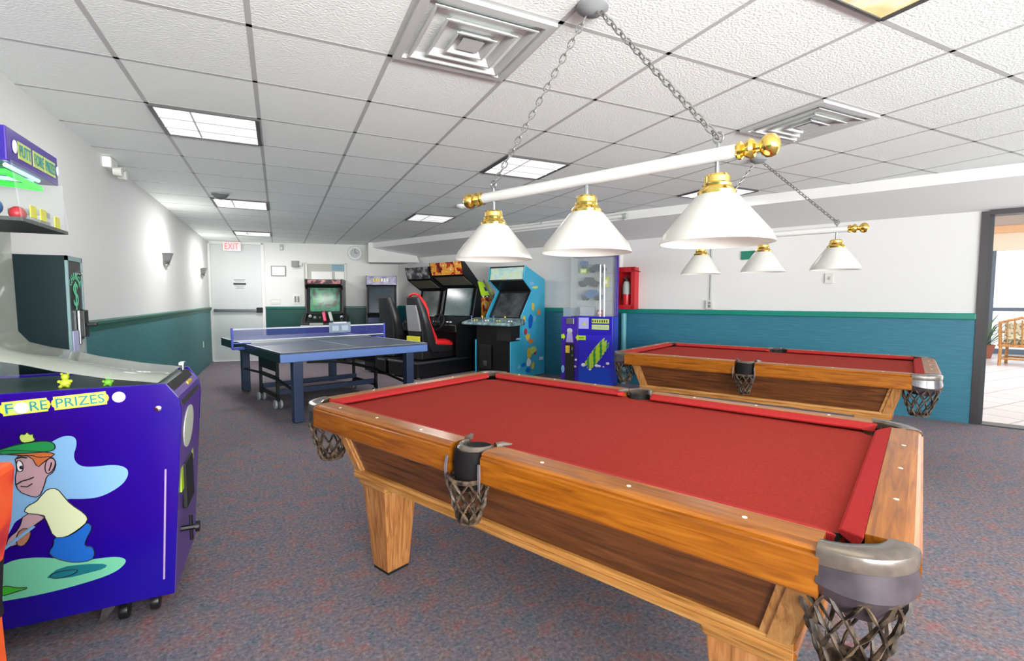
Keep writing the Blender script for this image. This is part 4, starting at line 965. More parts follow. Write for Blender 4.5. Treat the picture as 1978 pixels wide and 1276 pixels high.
# ------------------------------------------------------------------ racing simulators
def racer(label, b, z_s, seat, rack):
    t = thing('racing_game', label, 'arcade machine', tuple(W(6.9, b)), RW)
    hx = 0.42 if seat else 0.34
    prof = [(-1.02, 0.30), (-1.02, 0.86), (-0.62, 0.98), (-0.50, 1.50), (-0.84, 1.72), (-0.90, 1.96), (-0.83, 1.965), (-0.02, 1.20), (-0.02, 0.02), (-0.55, 0.02), (-0.62, 0.30)]
    prof = [(y, z * z_s) for y, z in prof]
    for s in (-1, 1):
        mb = MB(); mb.prism(prof, 'x', s * hx - (0.02 if s > 0 else 0), s * hx + (0 if s > 0 else 0.02)); mb.build('side_panel', 'black', t)
    mb = MB(); mb.prism([(y, z * z_s) for y, z in [(-0.85, 0.30), (-0.85, 0.86), (-0.55, 0.96), (-0.42, 1.50), (-0.80, 1.74), (-0.84, 1.93), (-0.05, 1.18), (-0.05, 0.03), (-0.54, 0.03), (-0.60, 0.30)]], 'x', -hx + 0.02, hx - 0.02); mb.build('body', 'blackm', t)
    mb = MB(); mb.prism([(y, z * z_s) for y, z in [(-0.852, 1.735), (-0.838, 1.735), (-0.893, 1.955), (-0.907, 1.955)]], 'x', -hx + 0.025, hx - 0.025); mb.build('marquee', 'flame2' if seat else 'marq1', t)
    mb = MB(); mb.prism([(y, z * z_s) for y, z in [(-0.60, 1.56), (-0.55, 1.56), (-0.80, 1.70), (-0.83, 1.70)]], 'x', -hx + 0.05, hx - 0.05); mb.build('speaker_panel', mat('olive_panel', C(92, 88, 74), 0.5), t)
    mb = MB(); mb.prism([(y, z * z_s) for y, z in [(-0.63, 1.00), (-0.60, 1.00), (-0.50, 1.50), (-0.53, 1.50)]], 'x', -hx + 0.10, hx - 0.10); mb.build('screen', 'scrteal' if seat else 'scrglass', t)
    mb = MB(); mb.prism([(y, z * z_s) for y, z in [(-1.04, 0.72), (-1.04, 0.86), (-0.66, 0.99), (-0.60, 0.96), (-0.60, 0.72)]], 'x', -hx + 0.02, hx - 0.02); mb.build('dashboard', 'black', t, bevel=0.02)
    mb = MB(); mb.T = Matrix.Translation((0, -1.08, 0.90 * z_s)) @ Matrix.Rotation(rad(65), 4, 'X')
    mb.tube([(0.15 * math.cos(q), 0.15 * math.sin(q), 0) for q in [2 * PI * k / 24 for k in range(24)]], 0.016, 8, 0, closed=True)
    for q in (90, 210, 330): mb.tube([(0, 0, 0), (0.15 * math.cos(rad(q)), 0.15 * math.sin(rad(q)), 0)], 0.012, 6, 0)
    mb.lathe([(0.04, -0.03), (0.045, 0.0), (0.03, 0.02), (0.003, 0.022)], seg=14, m=0); mb.build('steering_wheel', 'blackm', t)
    mb = MB()
    for x in (-0.22, -0.12, 0.16, 0.24): mb.lathe([(0.022, 0), (0.022, 0.015), (0.002, 0.018)], (x, -1.0, 0.895 * z_s), seg=10)
    mb.build('start_buttons', 'white2', t)
    if seat:
        # print on the visible side
        X = hx + 0.0006
        def quad(pts, m, name, lay=0):
            mb = MB(); mb.prism(pts, 'x', X, X + 0.001 + 0.0005 * lay); mb.build(name, m, t)
        quad([(-0.50, 1.62), (-0.24, 1.60), (-0.06, 1.38), (-0.40, 1.36)], 'lime', 'lime_print'); quad([(-0.40, 1.33), (-0.08, 1.35), (-0.10, 1.20), (-0.20, 1.0), (-0.40, 0.96)], 'flame2', 'flame_print')
        quad([(-0.34, 1.52), (-0.24, 1.52), (-0.22, 1.45), (-0.30, 1.45)], 'ppnavy', 'navy_print', 1)
        mb = MB()
        for k in range(6): x0 = -0.40 + 0.052 * k; mb.prism([(x0, 1.335), (x0 + 0.026, 1.336), (x0 + 0.026, 1.36), (x0, 1.359)], 'x', X, X + 0.001, k % 2); mb.prism([(x0 + 0.026, 1.336), (x0 + 0.052, 1.336), (x0 + 0.052, 1.36), (x0 + 0.026, 1.36)], 'x', X, X + 0.001, 1 - k % 2)
        mb.build('checker_print', ['ink', 'white2'], t)
        mb = MB(); mb.prism([(-0.36, 1.62), (-0.34, 1.66), (-0.02, 1.24), (-0.02, 1.18)], 'x', hx, hx + 0.012); mb.build('edge_trim', 'grey', t)
    if True:
        mb = MB(); mb.box(-hx + 0.02, hx - 0.06, -1.85, -0.55, 0.03, 0.27, 0); mb.build('platform', 'black', t, bevel=0.012)
        mb = MB(); mb.box(-hx + 0.01, hx - 0.05, -1.86, -1.83, 0.25, 0.285, 0); mb.box(hx - 0.075, hx - 0.05, -1.86, -0.55, 0.25, 0.285, 0); mb.build('platform_trim', 'steel', t, bevel=0.006)
        for x, y in ((hx - 0.12, -1.78), (-hx + 0.08, -1.78)):
            mb = MB(); mb.lathe([(0.03, 0), (0.03, 0.02), (0.012, 0.022), (0.012, 0.04)], (x, y, 0), seg=10); mb.build('levelling_foot', 'chrome', t)
        mb = MB(); mb.box(0.05, 0.12, -0.80, -0.62, 0.40, 0.43, 0); mb.tube([(0.08, -0.95, 0.56), (0.08, -0.72, 0.36)], 0.014, 6, 0); mb.build('pedal', 'redseat', t)
        mb = MB(); mb.box(-0.25, 0.15, -0.78, -0.62, 0.28, 0.34); mb.build('pedal_plate', 'steel', t)
    return t
game = racer('seated racing game with flame marquee and red edged bucket seat', 6.42, 1.0, True, 0)
game2 = racer('black racing game with grey marquee behind the flame marquee racing game', 7.20, 0.97, False, 0)

def seat_shell(t, dy=0.0, blk='seatblk', rim='redseat', back='seatgrey'):
    # local: rider faces +y; width along x
    def SB():
        m_ = MB(); m_.T = Matrix.Translation((0, dy, 0)); return m_
    prof = [(-0.86, 1.34), (-0.78, 1.12), (-0.72, 0.86), (-0.66, 0.64), (-0.60, 0.50), (-0.20, 0.47)]
    mb = SB(); rings = []
    W_ = [0.13, 0.20, 0.25, 0.24, 0.24, 0.23]; TH = [0.06, 0.10, 0.13, 0.15, 0.16, 0.13]
    for k, (y, z) in enumerate(prof):
        w2 = W_[k]; th = TH[k]; n = (0.93, 0.36) if k < 4 else (0.15, 0.99)
        if k == 4: n = (0.55, 0.83)
        sec = []
        for u, v in ((-w2, 0.30), (-w2 - 0.02, 0.0), (-w2, -0.7), (-w2 * 0.6, -1.0), (w2 * 0.6, -1.0), (w2, -0.7), (w2 + 0.02, 0.0), (w2, 0.30), (w2 * 0.72, 0.22), (w2 * 0.55, -0.1), (-w2 * 0.55, -0.1), (-w2 * 0.72, 0.22)):
            sec.append((u, y + n[0] * v * th, z + n[1] * v * th))
        rings.append(sec)
    mb.loft(rings, 0, True); mb.build('seat_shell', blk, t, bevel=0, angle=50)
    if rim:
        for s in (-1, 1):
            mb = SB(); pts = [(s * W_[k] * 0.94, y + ((0.93, 0.55, 0.15)[0 if k < 4 else k - 3] * 0.34 * TH[k]), z + (0.36 if k < 4 else 0.9) * 0.34 * TH[k]) for k, (y, z) in enumerate(prof)]
            sp = []
            for k in range(len(pts) - 1):
                for f in (0, 0.5): sp.append(tuple(pts[k][i] * (1 - f) + pts[k + 1][i] * f for i in range(3)))
            sp.append(pts[-1]); wob = [(p[0], p[1] + 0.034 * math.sin(k * 1.25), p[2]) for k, p in enumerate(sp)]
            mb.tube(wob, 0.028, 8); mb.build('side_bolster', rim, t)
        mb = SB(); mb.tube([(-0.12, -0.84, 1.36), (-0.05, -0.835, 1.385), (0.05, -0.835, 1.385), (0.12, -0.84, 1.36)], 0.02, 8); mb.build('head_trim', rim, t)
        mb = SB(); mb.ball((0, -0.26, 0.52), 0.2, sq=(1.05, 1.25, 0.42)); mb.build('seat_cushion', rim, t)
    if back:
        mb = SB(); mb.add([(-0.13, -0.90, 1.20), (0.13, -0.90, 1.20), (0.16, -0.80, 0.76), (-0.16, -0.80, 0.76), (-0.13, -0.925, 1.20), (0.13, -0.925, 1.20), (0.16, -0.86, 0.76), (-0.16, -0.86, 0.76)], [(0, 1, 2, 3), (4, 7, 6, 5), (0, 4, 5, 1), (1, 5, 6, 2), (2, 6, 7, 3), (3, 7, 4, 0)]); mb.build('back_pad', back, t, bevel=0.01)
        mb = SB(); mb.box(-0.16, 0.16, -0.885, -0.858, 0.50, 0.68); mb.build('rear_sticker', 'yellow', t)
    mb = SB(); mb.box(-0.20, 0.20, -0.86, -0.12, 0.285, 0.47); mb.build('seat_base', blk, t, bevel=0.02)
    for s in (-1, 1):
        mb = SB(); mb.tube([(s * 0.17, -0.80, 0.48), (s * 0.17, -0.83, 0.95)], 0.018, 8); mb.build('back_strut', 'blackm', t)
seat_shell(game, -0.76)
seat_shell(game2, -0.76, 'seatblk', None, None)

# ------------------------------------------------------------------ purple prize crane beside the fire extinguisher
p_ = (Vector((3.822, 6.243, 0)) + Vector((4.323, 5.645, 0))) / 2
t = thing('crane_machine', 'purple and cobalt blue prize crane with clear tower beside the red extinguisher case', 'arcade machine', tuple(p_), -50.07)
mb = MB(); mb.box(-0.39, -0.128, 0.0, 0.38, 0.02, 1.04); mb.build('left_bay', 'gviolet', t, bevel=0.006)
mb = MB(); mb.box(-0.124, 0.385, -0.004, 0.38, 0.02, 1.05); mb.build('right_bay', 'gblue', t, bevel=0.006)
mb = MB(); mb.box(-0.12, 0.37, -0.009, -0.004, 0.78, 1.045); mb.build('upper_panel', mat('indigo_panel', C(36, 24, 170), 0.3), t)
mb = MB(); mb.box(-0.12, 0.37, -0.007, -0.003, 0.03, 0.30); mb.build('lower_print', 'gblue2', t)
mb = MB(); mb.box(-0.32, -0.185, -0.02, 0.0, 0.04, 0.64, 0); mb.box(-0.315, -0.25, -0.026, -0.02, 0.50, 0.61, 1); mb.box(-0.225, -0.2, -0.026, -0.02, 0.54, 0.59, 2); mb.box(-0.225, -0.2, -0.026, -0.02, 0.45, 0.48, 2); mb.build('coin_door', ['blackm', 'amber', 'steel'], t, bevel=0.003)
mb = MB(); mb.box(-0.31, -0.19, -0.02, 0.0, 0.93, 1.02); mb.build('prize_slot', 'steel', t, bevel=0.005)
mb = MB(); mb.lathe([(0.04, 0.0), (0.042, -0.02), (0.02, -0.03), (0.002, -0.03)], (-0.255, 0, 0.83), 'y', 16, 0); mb.taper(-0.255, -0.01, 0.66, 0.80, 0.055, 0.01, 0.035, 0.012, 1); mb.build('joystick_plate', ['toyw', mat('lilac_plate', C(160, 150, 200), 0.4)], t)
SMATS = ['lime', mat('lavender_sticker', C(170, 166, 232), 0.4), 'ink', 'letgrn', 'white2', 'toyw']
def flatf(poly, m, y): mb.add([(x, y, z) for x, z in poly], [list(range(len(poly)))], m)
mb = MB(); mb.prism([(-0.165, 0.735), (-0.13, 0.785), (-0.13, 0.765), (-0.01, 0.765), (-0.01, 0.700), (-0.13, 0.700), (-0.13, 0.68)], 'y', -0.012, -0.003, 0); mb.box(-0.11, -0.03, -0.014, -0.011, 0.727, 0.737, 2); mb.build('arrow_sticker', SMATS, t)
mb = MB(); mb.prism([(-0.325, 0.74), (-0.35, 0.79), (-0.35, 0.775), (-0.385, 0.775), (-0.385, 0.715), (-0.35, 0.715), (-0.35, 0.69)], 'y', -0.012, 0.002, 0); mb.build('arrow_sticker', SMATS, t)
mb = MB(); mb.box(-0.115, 0.035, -0.014, -0.009, 0.865, 1.03, 1); mb.prism([(-0.06, 0.92), (0.0, 0.92), (-0.03, 0.97)], 'y', -0.016, -0.013, 0); mb.build('instruction_sticker', SMATS, t)
for z, h_, c_ in ((0.95, 0.065, 0.016), (0.86, 0.07, 0.02)):
    mb = MB(); mb.box(0.08, 0.335, -0.014, -0.009, z, z + h_, 3)
    for k in range(7): mb.box(0.09 + 0.034 * k, 0.09 + 0.034 * k + c_, -0.016, -0.0135, z + 0.015, z + h_ - 0.017, 2 if c_ < 0.018 else 5)
    mb.build('name_plate', SMATS, t)
# slanted lettering-like logo strokes
mb = MB()
for s_, m_, dy in ((1.25, 1, -0.010), (1.0, 0, -0.0125)):
    for k in range(9):
        u = k / 8; cx, cz = 0.03 + 0.25 * u, 0.33 + 0.33 * u; l = (0.05 + 0.035 * math.sin(u * PI)) * s_
        for q in (-1, 0, 1):
            ox, oz = q * 0.034, -q * 0.03
            flatf([(cx + ox - 0.018 * s_, cz + oz - l * 0.8), (cx + ox + 0.014 * s_, cz + oz - l * 0.5), (cx + ox + 0.024 * s_, cz + oz + l * 0.9), (cx + ox - 0.006 * s_, cz + oz + l * 0.5)], m_ if (k + q) % 3 else (m_ if m_ else 2), dy - 0.0002 * (k * 3 + q))
mb.build('slanted_logo', ['lime', 'toyw', 'cap'], t)
for x, z, r_ in ((-0.04, 0.33, 0.035), (0.06, 0.27, 0.022), (0.16, 0.33, 0.03), (0.20, 0.325, 0.022), (0.26, 0.32, 0.014), (0.32, 0.37, 0.026), (-0.16, 0.40, 0.02), (-0.17, 0.30, 0.02)):
    mb = MB(); mb.ball((x, -0.010 if x > -0.1 else -0.006, z), r_, 0, 10, (1, 0.15, 0.8)); mb.build('cloud_print', 'white2', t)
mb = MB(); mb.ball((-0.36, -0.003, 0.25), 0.03, 0, 10, (0.9, 0.2, 2)); mb.build('blue_print', 'ltblue', t)
mb = MB(); mb.box(-0.25, 0.366, 0.01, 0.016, 1.05, 1.93); mb.box(-0.25, -0.244, 0.016, 0.36, 1.05, 1.93); mb.box(0.36, 0.366, 0.016, 0.32, 1.05, 1.93); mb.build('tower_glass', 'glass', t)
mb = MB(); mb.box(-0.25, 0.33, 0.36, 0.38, 1.05, 1.93); mb.build('tower_back', mat('tower_back_grey', C(176, 180, 184), 0.4), t)
mb = MB(); mb.box(0.33, 0.385, 0.325, 0.38, 1.05, 1.96); mb.build('corner_post', 'bluedk', t, bevel=0.004)
mb = MB(); mb.tube([(0.19, 0.03, 1.05), (0.19, 0.03, 1.80)], 0.012, 8); mb.tube([(0.25, 0.03, 1.05), (0.25, 0.03, 1.80)], 0.012, 8); mb.build('guide_rail', 'chrome', t)
mb = MB(); mb.box(-0.28, 0.385, 0.0, 0.38, 1.93, 1.97); mb.build('tower_cap', 'gviolet', t, bevel=0.006)
mb = MB(); mb.box(-0.37, -0.25, 0.02, 0.3, 1.04, 1.17); mb.build('chute_hood', 'clear', t, bevel=0.005)
for z in (1.27, 1.47, 1.68):
    mb = MB(); mb.box(-0.22, 0.32, 0.10, 0.355, z, z + 0.008); mb.build('prize_shelf', 'glass', t)
INV = Matrix.Translation(p_) @ Matrix.Rotation(rad(-50.07), 4, 'Z')
def in_crane(x, y, z): return tuple(INV @ Vector((x, y, z)))
def toy_car(label, x, y, z, m_, s=1.0, r=0):
    k = thing('toy_car', label, 'toy', in_crane(x, y, z), -50.07 + r)
    mb = MB(); mb.prism([(-0.08 * s, 0.02 * s), (-0.08 * s, 0.05 * s), (-0.04 * s, 0.058 * s), (-0.02 * s, 0.085 * s), (0.035 * s, 0.085 * s), (0.055 * s, 0.056 * s), (0.085 * s, 0.046 * s), (0.085 * s, 0.02 * s)], 'y', -0.035 * s, 0.035 * s); mb.build('body', m_, k, bevel=0.004)
    for xx in (-0.05, 0.052):
        for yy in (-0.036, 0.036): mb = MB(); mb.lathe([(0.003, -0.008 * s), (0.02 * s, -0.008 * s), (0.02 * s, 0.008 * s), (0.003, 0.008 * s)], (xx * s, yy * s, 0.0205 * s), 'y', 12); mb.build('wheel', 'blackm', k)
def toy_box(label, x, y, z, m_, wx, h, m2='white2'):
    k = thing('toy_box', label, 'toy', in_crane(x, y, z), -50.07)
    mb = MB(); mb.box(-wx, wx, -0.05, 0.05, 0, h); mb.build('box', m_, k, bevel=0.003)
    mb = MB(); mb.box(-wx * 0.7, wx * 0.7, -0.0515, -0.05, h * 0.3, h * 0.7); mb.build('picture', m2, k)
toy_box('silver boxed prize on the floor of the clear crane tower', -0.05, 0.24, 1.0505, 'toyw', 0.11, 0.14, 'extgrey')
toy_box('small red boxed prize on the tower floor near the purple corner post', 0.15, 0.22, 1.0505, 'toyr', 0.035, 0.09)
toy_car('dusty blue toy car on the lowest glass shelf of the crane tower', 0.02, 0.2, 1.2785, 'toyb', 1.88)
toy_car('dark toy car on the middle glass shelf of the crane tower', -0.03, 0.2, 1.4785, 'toyk', 1.75)
toy_box('yellow boxed prize on the middle glass shelf of the crane tower', 0.22, 0.26, 1.4785, 'toyy', 0.035, 0.15)
toy_car('navy toy car on the top glass shelf of the crane tower', 0.10, 0.2, 1.6885, 'ppnavy', 1.50)
toy_box('lime boxed prize on the top glass shelf of the crane tower', -0.11, 0.24, 1.6885, 'lime', 0.05, 0.07)
k = thing('toy_robot', 'blue toy robot standing highest in the clear crane tower', 'toy', in_crane(-0.11, 0.24, 1.7595), -50.07)
mb = MB(); mb.box(-0.04, 0.04, -0.025, 0.025, 0.04, 0.11); mb.build('torso', 'toyb', k, bevel=0.006)
mb = MB(); mb.box(-0.02, 0.02, -0.02, 0.02, 0.112, 0.15); mb.build('head', 'toyw', k, bevel=0.005)
for s in (-1, 1):
    mb = MB(); mb.box(s * 0.022 - 0.014, s * 0.022 + 0.014, -0.02, 0.02, 0, 0.042); mb.build('leg', 'toyk', k, bevel=0.003)
    mb = MB(); mb.box(s * 0.053 - 0.011, s * 0.053 + 0.011, -0.015, 0.015, 0.045, 0.105); mb.build('arm', 'toyb', k, bevel=0.003)

# ------------------------------------------------------------------ back wall arcade cabinets
t = thing('shooting_game', 'black shooting game with green screen and pink gun against the back wall', 'arcade machine', tuple(B(2.33, 0.0)), BWR)
for s in (-1, 1):
    mb = MB(); x = s * 0.36
    mb.prism([(-0.80, 0.01), (-0.80, 0.75), (-0.98, 0.80), (-0.97, 0.90), (-0.72, 1.02), (-0.66, 1.50), (-0.78, 1.58), (-0.78, 1.71), (-0.06, 1.71), (-0.06, 0.01)], 'x', x - (0.025 if s > 0 else 0), x + (0 if s > 0 else 0.025)); mb.build('side_panel', 'black', t)
mb = MB(); mb.prism([(-0.78, 0.012), (-0.78, 0.80), (-0.66, 1.0), (-0.58, 1.54), (-0.74, 1.60), (-0.74, 1.70), (-0.08, 1.70), (-0.08, 0.012)], 'x', -0.335, 0.335); mb.build('body', 'blackm', t)
mb = MB(); mb.prism([(-0.760, 1.615), (-0.745, 1.615), (-0.745, 1.69), (-0.760, 1.69)], 'x', -0.32, 0.32); mb.build('marquee', noise_mat('pink_marquee_print', [(0.4, C(40, 30, 34)), (0.55, C(180, 110, 110)), (0.7, C(210, 180, 176))], 14, rough=0.3), t)
mb = MB(); mb.prism([(-0.70, 1.06), (-0.675, 1.05), (-0.605, 1.52), (-0.63, 1.53)], 'x', -0.28, 0.29); mb.build('screen', 'scrgreen', t)
mb = MB(); mb.prism([(-1.02, 0.76), (-1.02, 0.82), (-0.70, 1.0), (-0.66, 0.96), (-0.74, 0.74)], 'x', -0.42, 0.46); mb.build('control_panel', 'black', t, bevel=0.012)
mb = MB(); mb.box(-0.42, 0.46, -1.05, -0.99, 0.755, 0.785); mb.build('panel_edge', 'extgrey', t, bevel=0.006)
def gun(nm, x, m_, rot, lab=None):
    mb = MB(); mb.T = Matrix.Translation((x, -0.90, 0.94)) @ Matrix.Rotation(rad(rot), 4, 'Y') @ Matrix.Rotation(rad(-35), 4, 'X')
    mb.prism([(-0.05, -0.12), (0.02, -0.12), (0.03, -0.02), (0.05, 0.10), (0.0, 0.13), (-0.05, 0.10)], 'x', -0.03, 0.03); o = mb.build(nm, m_, t, bevel=0.008)
    if lab: o['label'] = lab
gun('gun', 0.02, 'pink', -14, 'pink gun'); gun('gun', 0.14, 'extgrey', -18, 'grey gun')
for x, z, m_ in ((-0.26, 0.96, 'extgrey'), (-0.17, 0.93, 'grey'), (-0.07, 0.92, 'dgrey'), (0.34, 0.94, 'toyw')):
    mb = MB(); mb.lathe([(0.03, 0), (0.032, -0.03), (0.012, -0.05), (0.002, -0.05)], (x, -0.84, z), 'y', 12); mb.build('holster', m_, t)
mb = MB(); mb.box(-0.25, 0.0, -1.03, -1.0, 0.79, 0.83, 0); mb.build('instruction_plate', 'extgrey', t)
mb = MB(); mb.box(0.20, 0.42, -1.03, -1.0, 0.79, 0.84); mb.build('instruction_plate', 'bluesolid', t)

t = thing('driving_cabinet', 'upright cabinet with violet marquee and dark screen by the corner duct hood', 'arcade machine', tuple(B(3.46, 0.0)), BWR)
for s in (-1, 1):
    mb = MB(); x = s * 0.31
    mb.prism([(-0.80, 0.01), (-0.80, 0.95), (-0.66, 1.02), (-0.62, 1.55), (-0.74, 1.60), (-0.74, 1.79), (-0.42, 1.79), (-0.42, 0.01)], 'x', x - (0.02 if s > 0 else 0), x + (0 if s > 0 else 0.02)); mb.build('side_panel', 'dgrey', t)
mb = MB(); mb.prism([(-0.78, 0.012), (-0.78, 0.92), (-0.60, 1.0), (-0.56, 1.58), (-0.70, 1.60), (-0.70, 1.77), (-0.44, 1.77), (-0.44, 0.012)], 'x', -0.29, 0.29); mb.build('body', 'blackm', t)
mb = MB(); mb.box(-0.30, 0.30, -0.745, -0.70, 1.60, 1.775); mb.build('marquee', 'marqv', t, bevel=0.004)
mb = MB()
for k in range(6): mb.box(-0.17 + 0.055 * k, -0.17 + 0.055 * k + 0.035, -0.748, -0.745, 1.66 + 0.01 * (k % 2), 1.735, 0 if k < 3 else 1)
mb.build('marquee_lettering', ['amber', 'white2'], t)
mb = MB(); mb.prism([(-0.645, 1.02), (-0.625, 1.02), (-0.585, 1.55), (-0.605, 1.55)], 'x', -0.26, 0.26); mb.build('screen', 'scrdark', t)
mb = MB(); mb.box(-0.28, -0.02, -0.84, -0.78, 0.80, 0.92); mb.build('coin_panel', 'ppnavy', t, bevel=0.006)
# ------------------------------------------------------------------ fittings on the back wall
def on_back(name, label, cat, d, z, grp=None): return thing(name, label, cat, tuple(B(d, 0.0, z)), BWR, grp)
t = on_back('notice_board', 'small white framed notice beside the exit door', 'notice', 1.335, 1.90)
mb = MB(); mb.box(-0.145, 0.145, -0.02, 0, -0.11, 0.11); mb.build('frame', 'grey', t, bevel=0.003)
mb = MB(); mb.box(-0.125, 0.125, -0.023, -0.02, -0.09, 0.09); mb.build('sheet', 'paper', t)
t = on_back('wall_sign', 'small plain white sign just above the green rail near the exit door', 'sign', 1.258, 1.255)
mb = MB(); mb.box(-0.105, 0.105, -0.012, 0, -0.06, 0.06); mb.build('plate', 'offwhite', t, bevel=0.003)
mb = MB(); mb.box(-0.07, 0.07, -0.014, -0.012, -0.01, 0.01); mb.build('printing', 'paper', t)
t = on_back('switch_plate', 'white plate with two grey switches left of the green screen game', 'switch', 1.685, 1.30)
mb = MB(); mb.box(-0.075, 0.075, -0.012, 0, -0.10, 0.10); mb.build('plate', 'white', t, bevel=0.004)
for x in (-0.03, 0.03): mb = MB(); mb.box(x - 0.02, x + 0.02, -0.02, -0.012, -0.065, 0.065); mb.build('switch', 'grey', t, bevel=0.003)
t = on_back('loudspeaker', 'small grey box loudspeaker high on the back wall', 'speaker', 1.68, 2.05)
mb = MB(); mb.box(-0.07, 0.07, -0.10, -0.02, -0.065, 0.065); mb.build('case', 'grey', t, bevel=0.008)
mb = MB(); mb.box(0.05, 0.13, -0.06, 0, -0.03, 0.03); mb.build('bracket', 'offwhite', t)
t = on_back('motion_sensor', 'small grey motion sensor under the ceiling on the back wall', 'sensor', 1.414, 2.40)
mb = MB(); mb.box(-0.03, 0.03, -0.05, 0, -0.06, 0.06); mb.build('case', 'extgrey', t, bevel=0.012)
mb = MB(); mb.box(-0.02, 0.02, -0.054, -0.05, -0.04, 0.0); mb.build('lens', 'offwhite', t, bevel=0.004)
t = on_back('wall_clock', 'round white ring clock on the back wall beside the duct hood', 'clock', 2.90, 2.31)
mb = MB(); mb.tube([(0.125 * math.cos(q), -0.03, 0.125 * math.sin(q)) for q in [2 * PI * k / 28 for k in range(28)]], 0.032, 10, 0, closed=True); mb.build('rim', 'white', t)
mb = MB(); mb.lathe([(0.115, -0.001), (0.115, -0.012), (0.002, -0.012)], seg=28, axis='y'); mb.build('face', mat('clock_face', C(178, 184, 190), 0.4), t)
mb = MB(); mb.box(-0.006, 0.006, -0.016, -0.012, 0, 0.085); mb.box(0, 0.06, -0.016, -0.012, -0.005, 0.005); mb.build('hands', 'dgrey', t)
t = on_back('bulletin_board', 'pale framed notice board with paper sheets above the green screen game', 'notice board', 2.29, 1.90)
mb = MB()
mb.box(-0.41, 0.41, -0.03, 0, 0.16, 0.19); mb.box(-0.41, 0.41, -0.03, 0, -0.22, -0.19); mb.box(-0.41, -0.38, -0.03, 0, -0.22, 0.19); mb.box(0.38, 0.41, -0.03, 0, -0.22, 0.19); mb.build('frame', 'offwhite', t)
mb = MB(); mb.box(-0.38, 0.38, -0.012, 0, -0.19, 0.16); mb.build('board', mat('grey_board', C(176, 178, 170), 0.6), t)
mb = MB(); mb.box(-0.30, 0.12, -0.016, -0.012, -0.17, 0.0, 0); mb.box(0.18, 0.37, -0.016, -0.012, -0.17, 0.0, 0); mb.box(0.12, 0.38, -0.016, -0.012, 0.02, 0.16, 1); mb.build('sheets', ['paper', mat('blue_poster', C(120, 156, 172), 0.5)], t)
mb = MB(); mb.tube([tuple(B(1.84, 0.015, 1.15)), tuple(B(1.84, 0.015, 2.08))], 0.016, 8); o = mb.build('conduit', 'offwhite'); tag(o, 'thin white conduit running up the back wall beside the green screen game', 'pipe')

# ------------------------------------------------------------------ fittings on the left wall
def make_sconce(y, label):
    t = thing('wall_sconce', label, 'wall lamp', (-1.29, y, 1.80), 90, 'pewter wall sconces')
    mb = MB(); mb.lathe([(0.05, -0.06), (0.075, 0.0), (0.10, 0.075), (0.104, 0.078), (0.096, 0.078), (0.07, 0.0), (0.045, -0.055)], (0, -0.002, 0), 'z', 18, 0, True, False, PI, 2 * PI); mb.build('bowl', 'sconce', t, solid=0.003)
    mb = MB(); mb.box(-0.05, 0.05, -0.008, 0, -0.06, 0.075); mb.build('back_plate', 'sconce', t)
    mb = MB(); mb.lathe([(0.05, -0.06), (0.03, -0.072), (0.012, -0.10), (0.012, -0.135), (0.002, -0.14)], (0, -0.022, 0), 'z', 12); mb.build('finial', 'sconce', t)
    mb = MB(); mb.ball((0, -0.045, 0.02), 0.02); mb.build('bulb', 'neonw', t)
    return t
make_sconce(7.45, 'pewter wall sconce nearer to the camera on the left wall')
make_sconce(10.69, 'pewter wall sconce beside the exit door on the left wall')
t = thing('emergency_light', 'white twin head emergency light high on the left wall', 'emergency light', (-1.29, 5.28, 2.43), 90)
mb = MB(); mb.box(-0.10, 0.10, -0.06, 0.003, -0.03, 0.06); mb.build('case', 'white', t, bevel=0.01)
for x in (-0.07, 0.07): mb = MB(); mb.lathe([(0.03, 0.02), (0.04, -0.04), (0.002, -0.045)], (x, -0.085, -0.055), 'y', 14); mb.build('lamp_head', 'offwhite', t)
def outlet(label, loc, rz, z0=0.06):
    t = thing('wall_outlet', label, 'outlet', loc, rz)
    mb = MB(); mb.box(-0.035, 0.035, -0.008, 0, -0.058, 0.058); mb.build('plate', 'white', t, bevel=0.003)
    for z in (-0.024, 0.024): mb = MB(); mb.box(-0.014, 0.014, -0.011, -0.008, z - 0.014, z + 0.014); mb.build('socket', 'offwhite', t, bevel=0.002)
outlet('white outlet low on the green left wall near the exit door', (-1.278, 10.52, 0.465), 90)

# ------------------------------------------------------------------ fittings on the right wall
def on_right(name, label, cat, b, z, a=WA): return thing(name, label, cat, tuple(W(a, b, z)), RW)
t = on_right('extinguisher_cabinet', 'red wall case holding a fire extinguisher above the teal rail', 'fire extinguisher case', 3.31, 1.155)
mb = MB()
mb.box(-0.155, 0.155, -0.025, 0, 0, 0.62); mb.box(-0.155, -0.135, -0.15, 0, 0, 0.62); mb.box(0.135, 0.155, -0.15, 0, 0, 0.62); mb.box(-0.155, 0.155, -0.15, 0, 0, 0.02); mb.box(-0.155, 0.155, -0.15, 0, 0.6, 0.62); mb.build('case', 'red', t, bevel=0.006)
mb = MB()
mb.box(-0.155, -0.10, -0.16, -0.15, 0, 0.62); mb.box(0.10, 0.155, -0.16, -0.15, 0, 0.62); mb.box(-0.155, 0.155, -0.16, -0.15, 0, 0.06); mb.box(-0.155, 0.155, -0.16, -0.15, 0.55, 0.62); mb.build('door_frame', 'red', t, bevel=0.006)
mb = MB(); mb.tube([(0.15, -0.14, 0.57), (0.24, -0.14, 0.55)], 0.007, 6); mb.build('flag_arm', 'dgrey', t)
k = on_right('fire_extinguisher', 'silver and red fire extinguisher inside the red wall case', 'fire extinguisher', 3.31, 1.176)
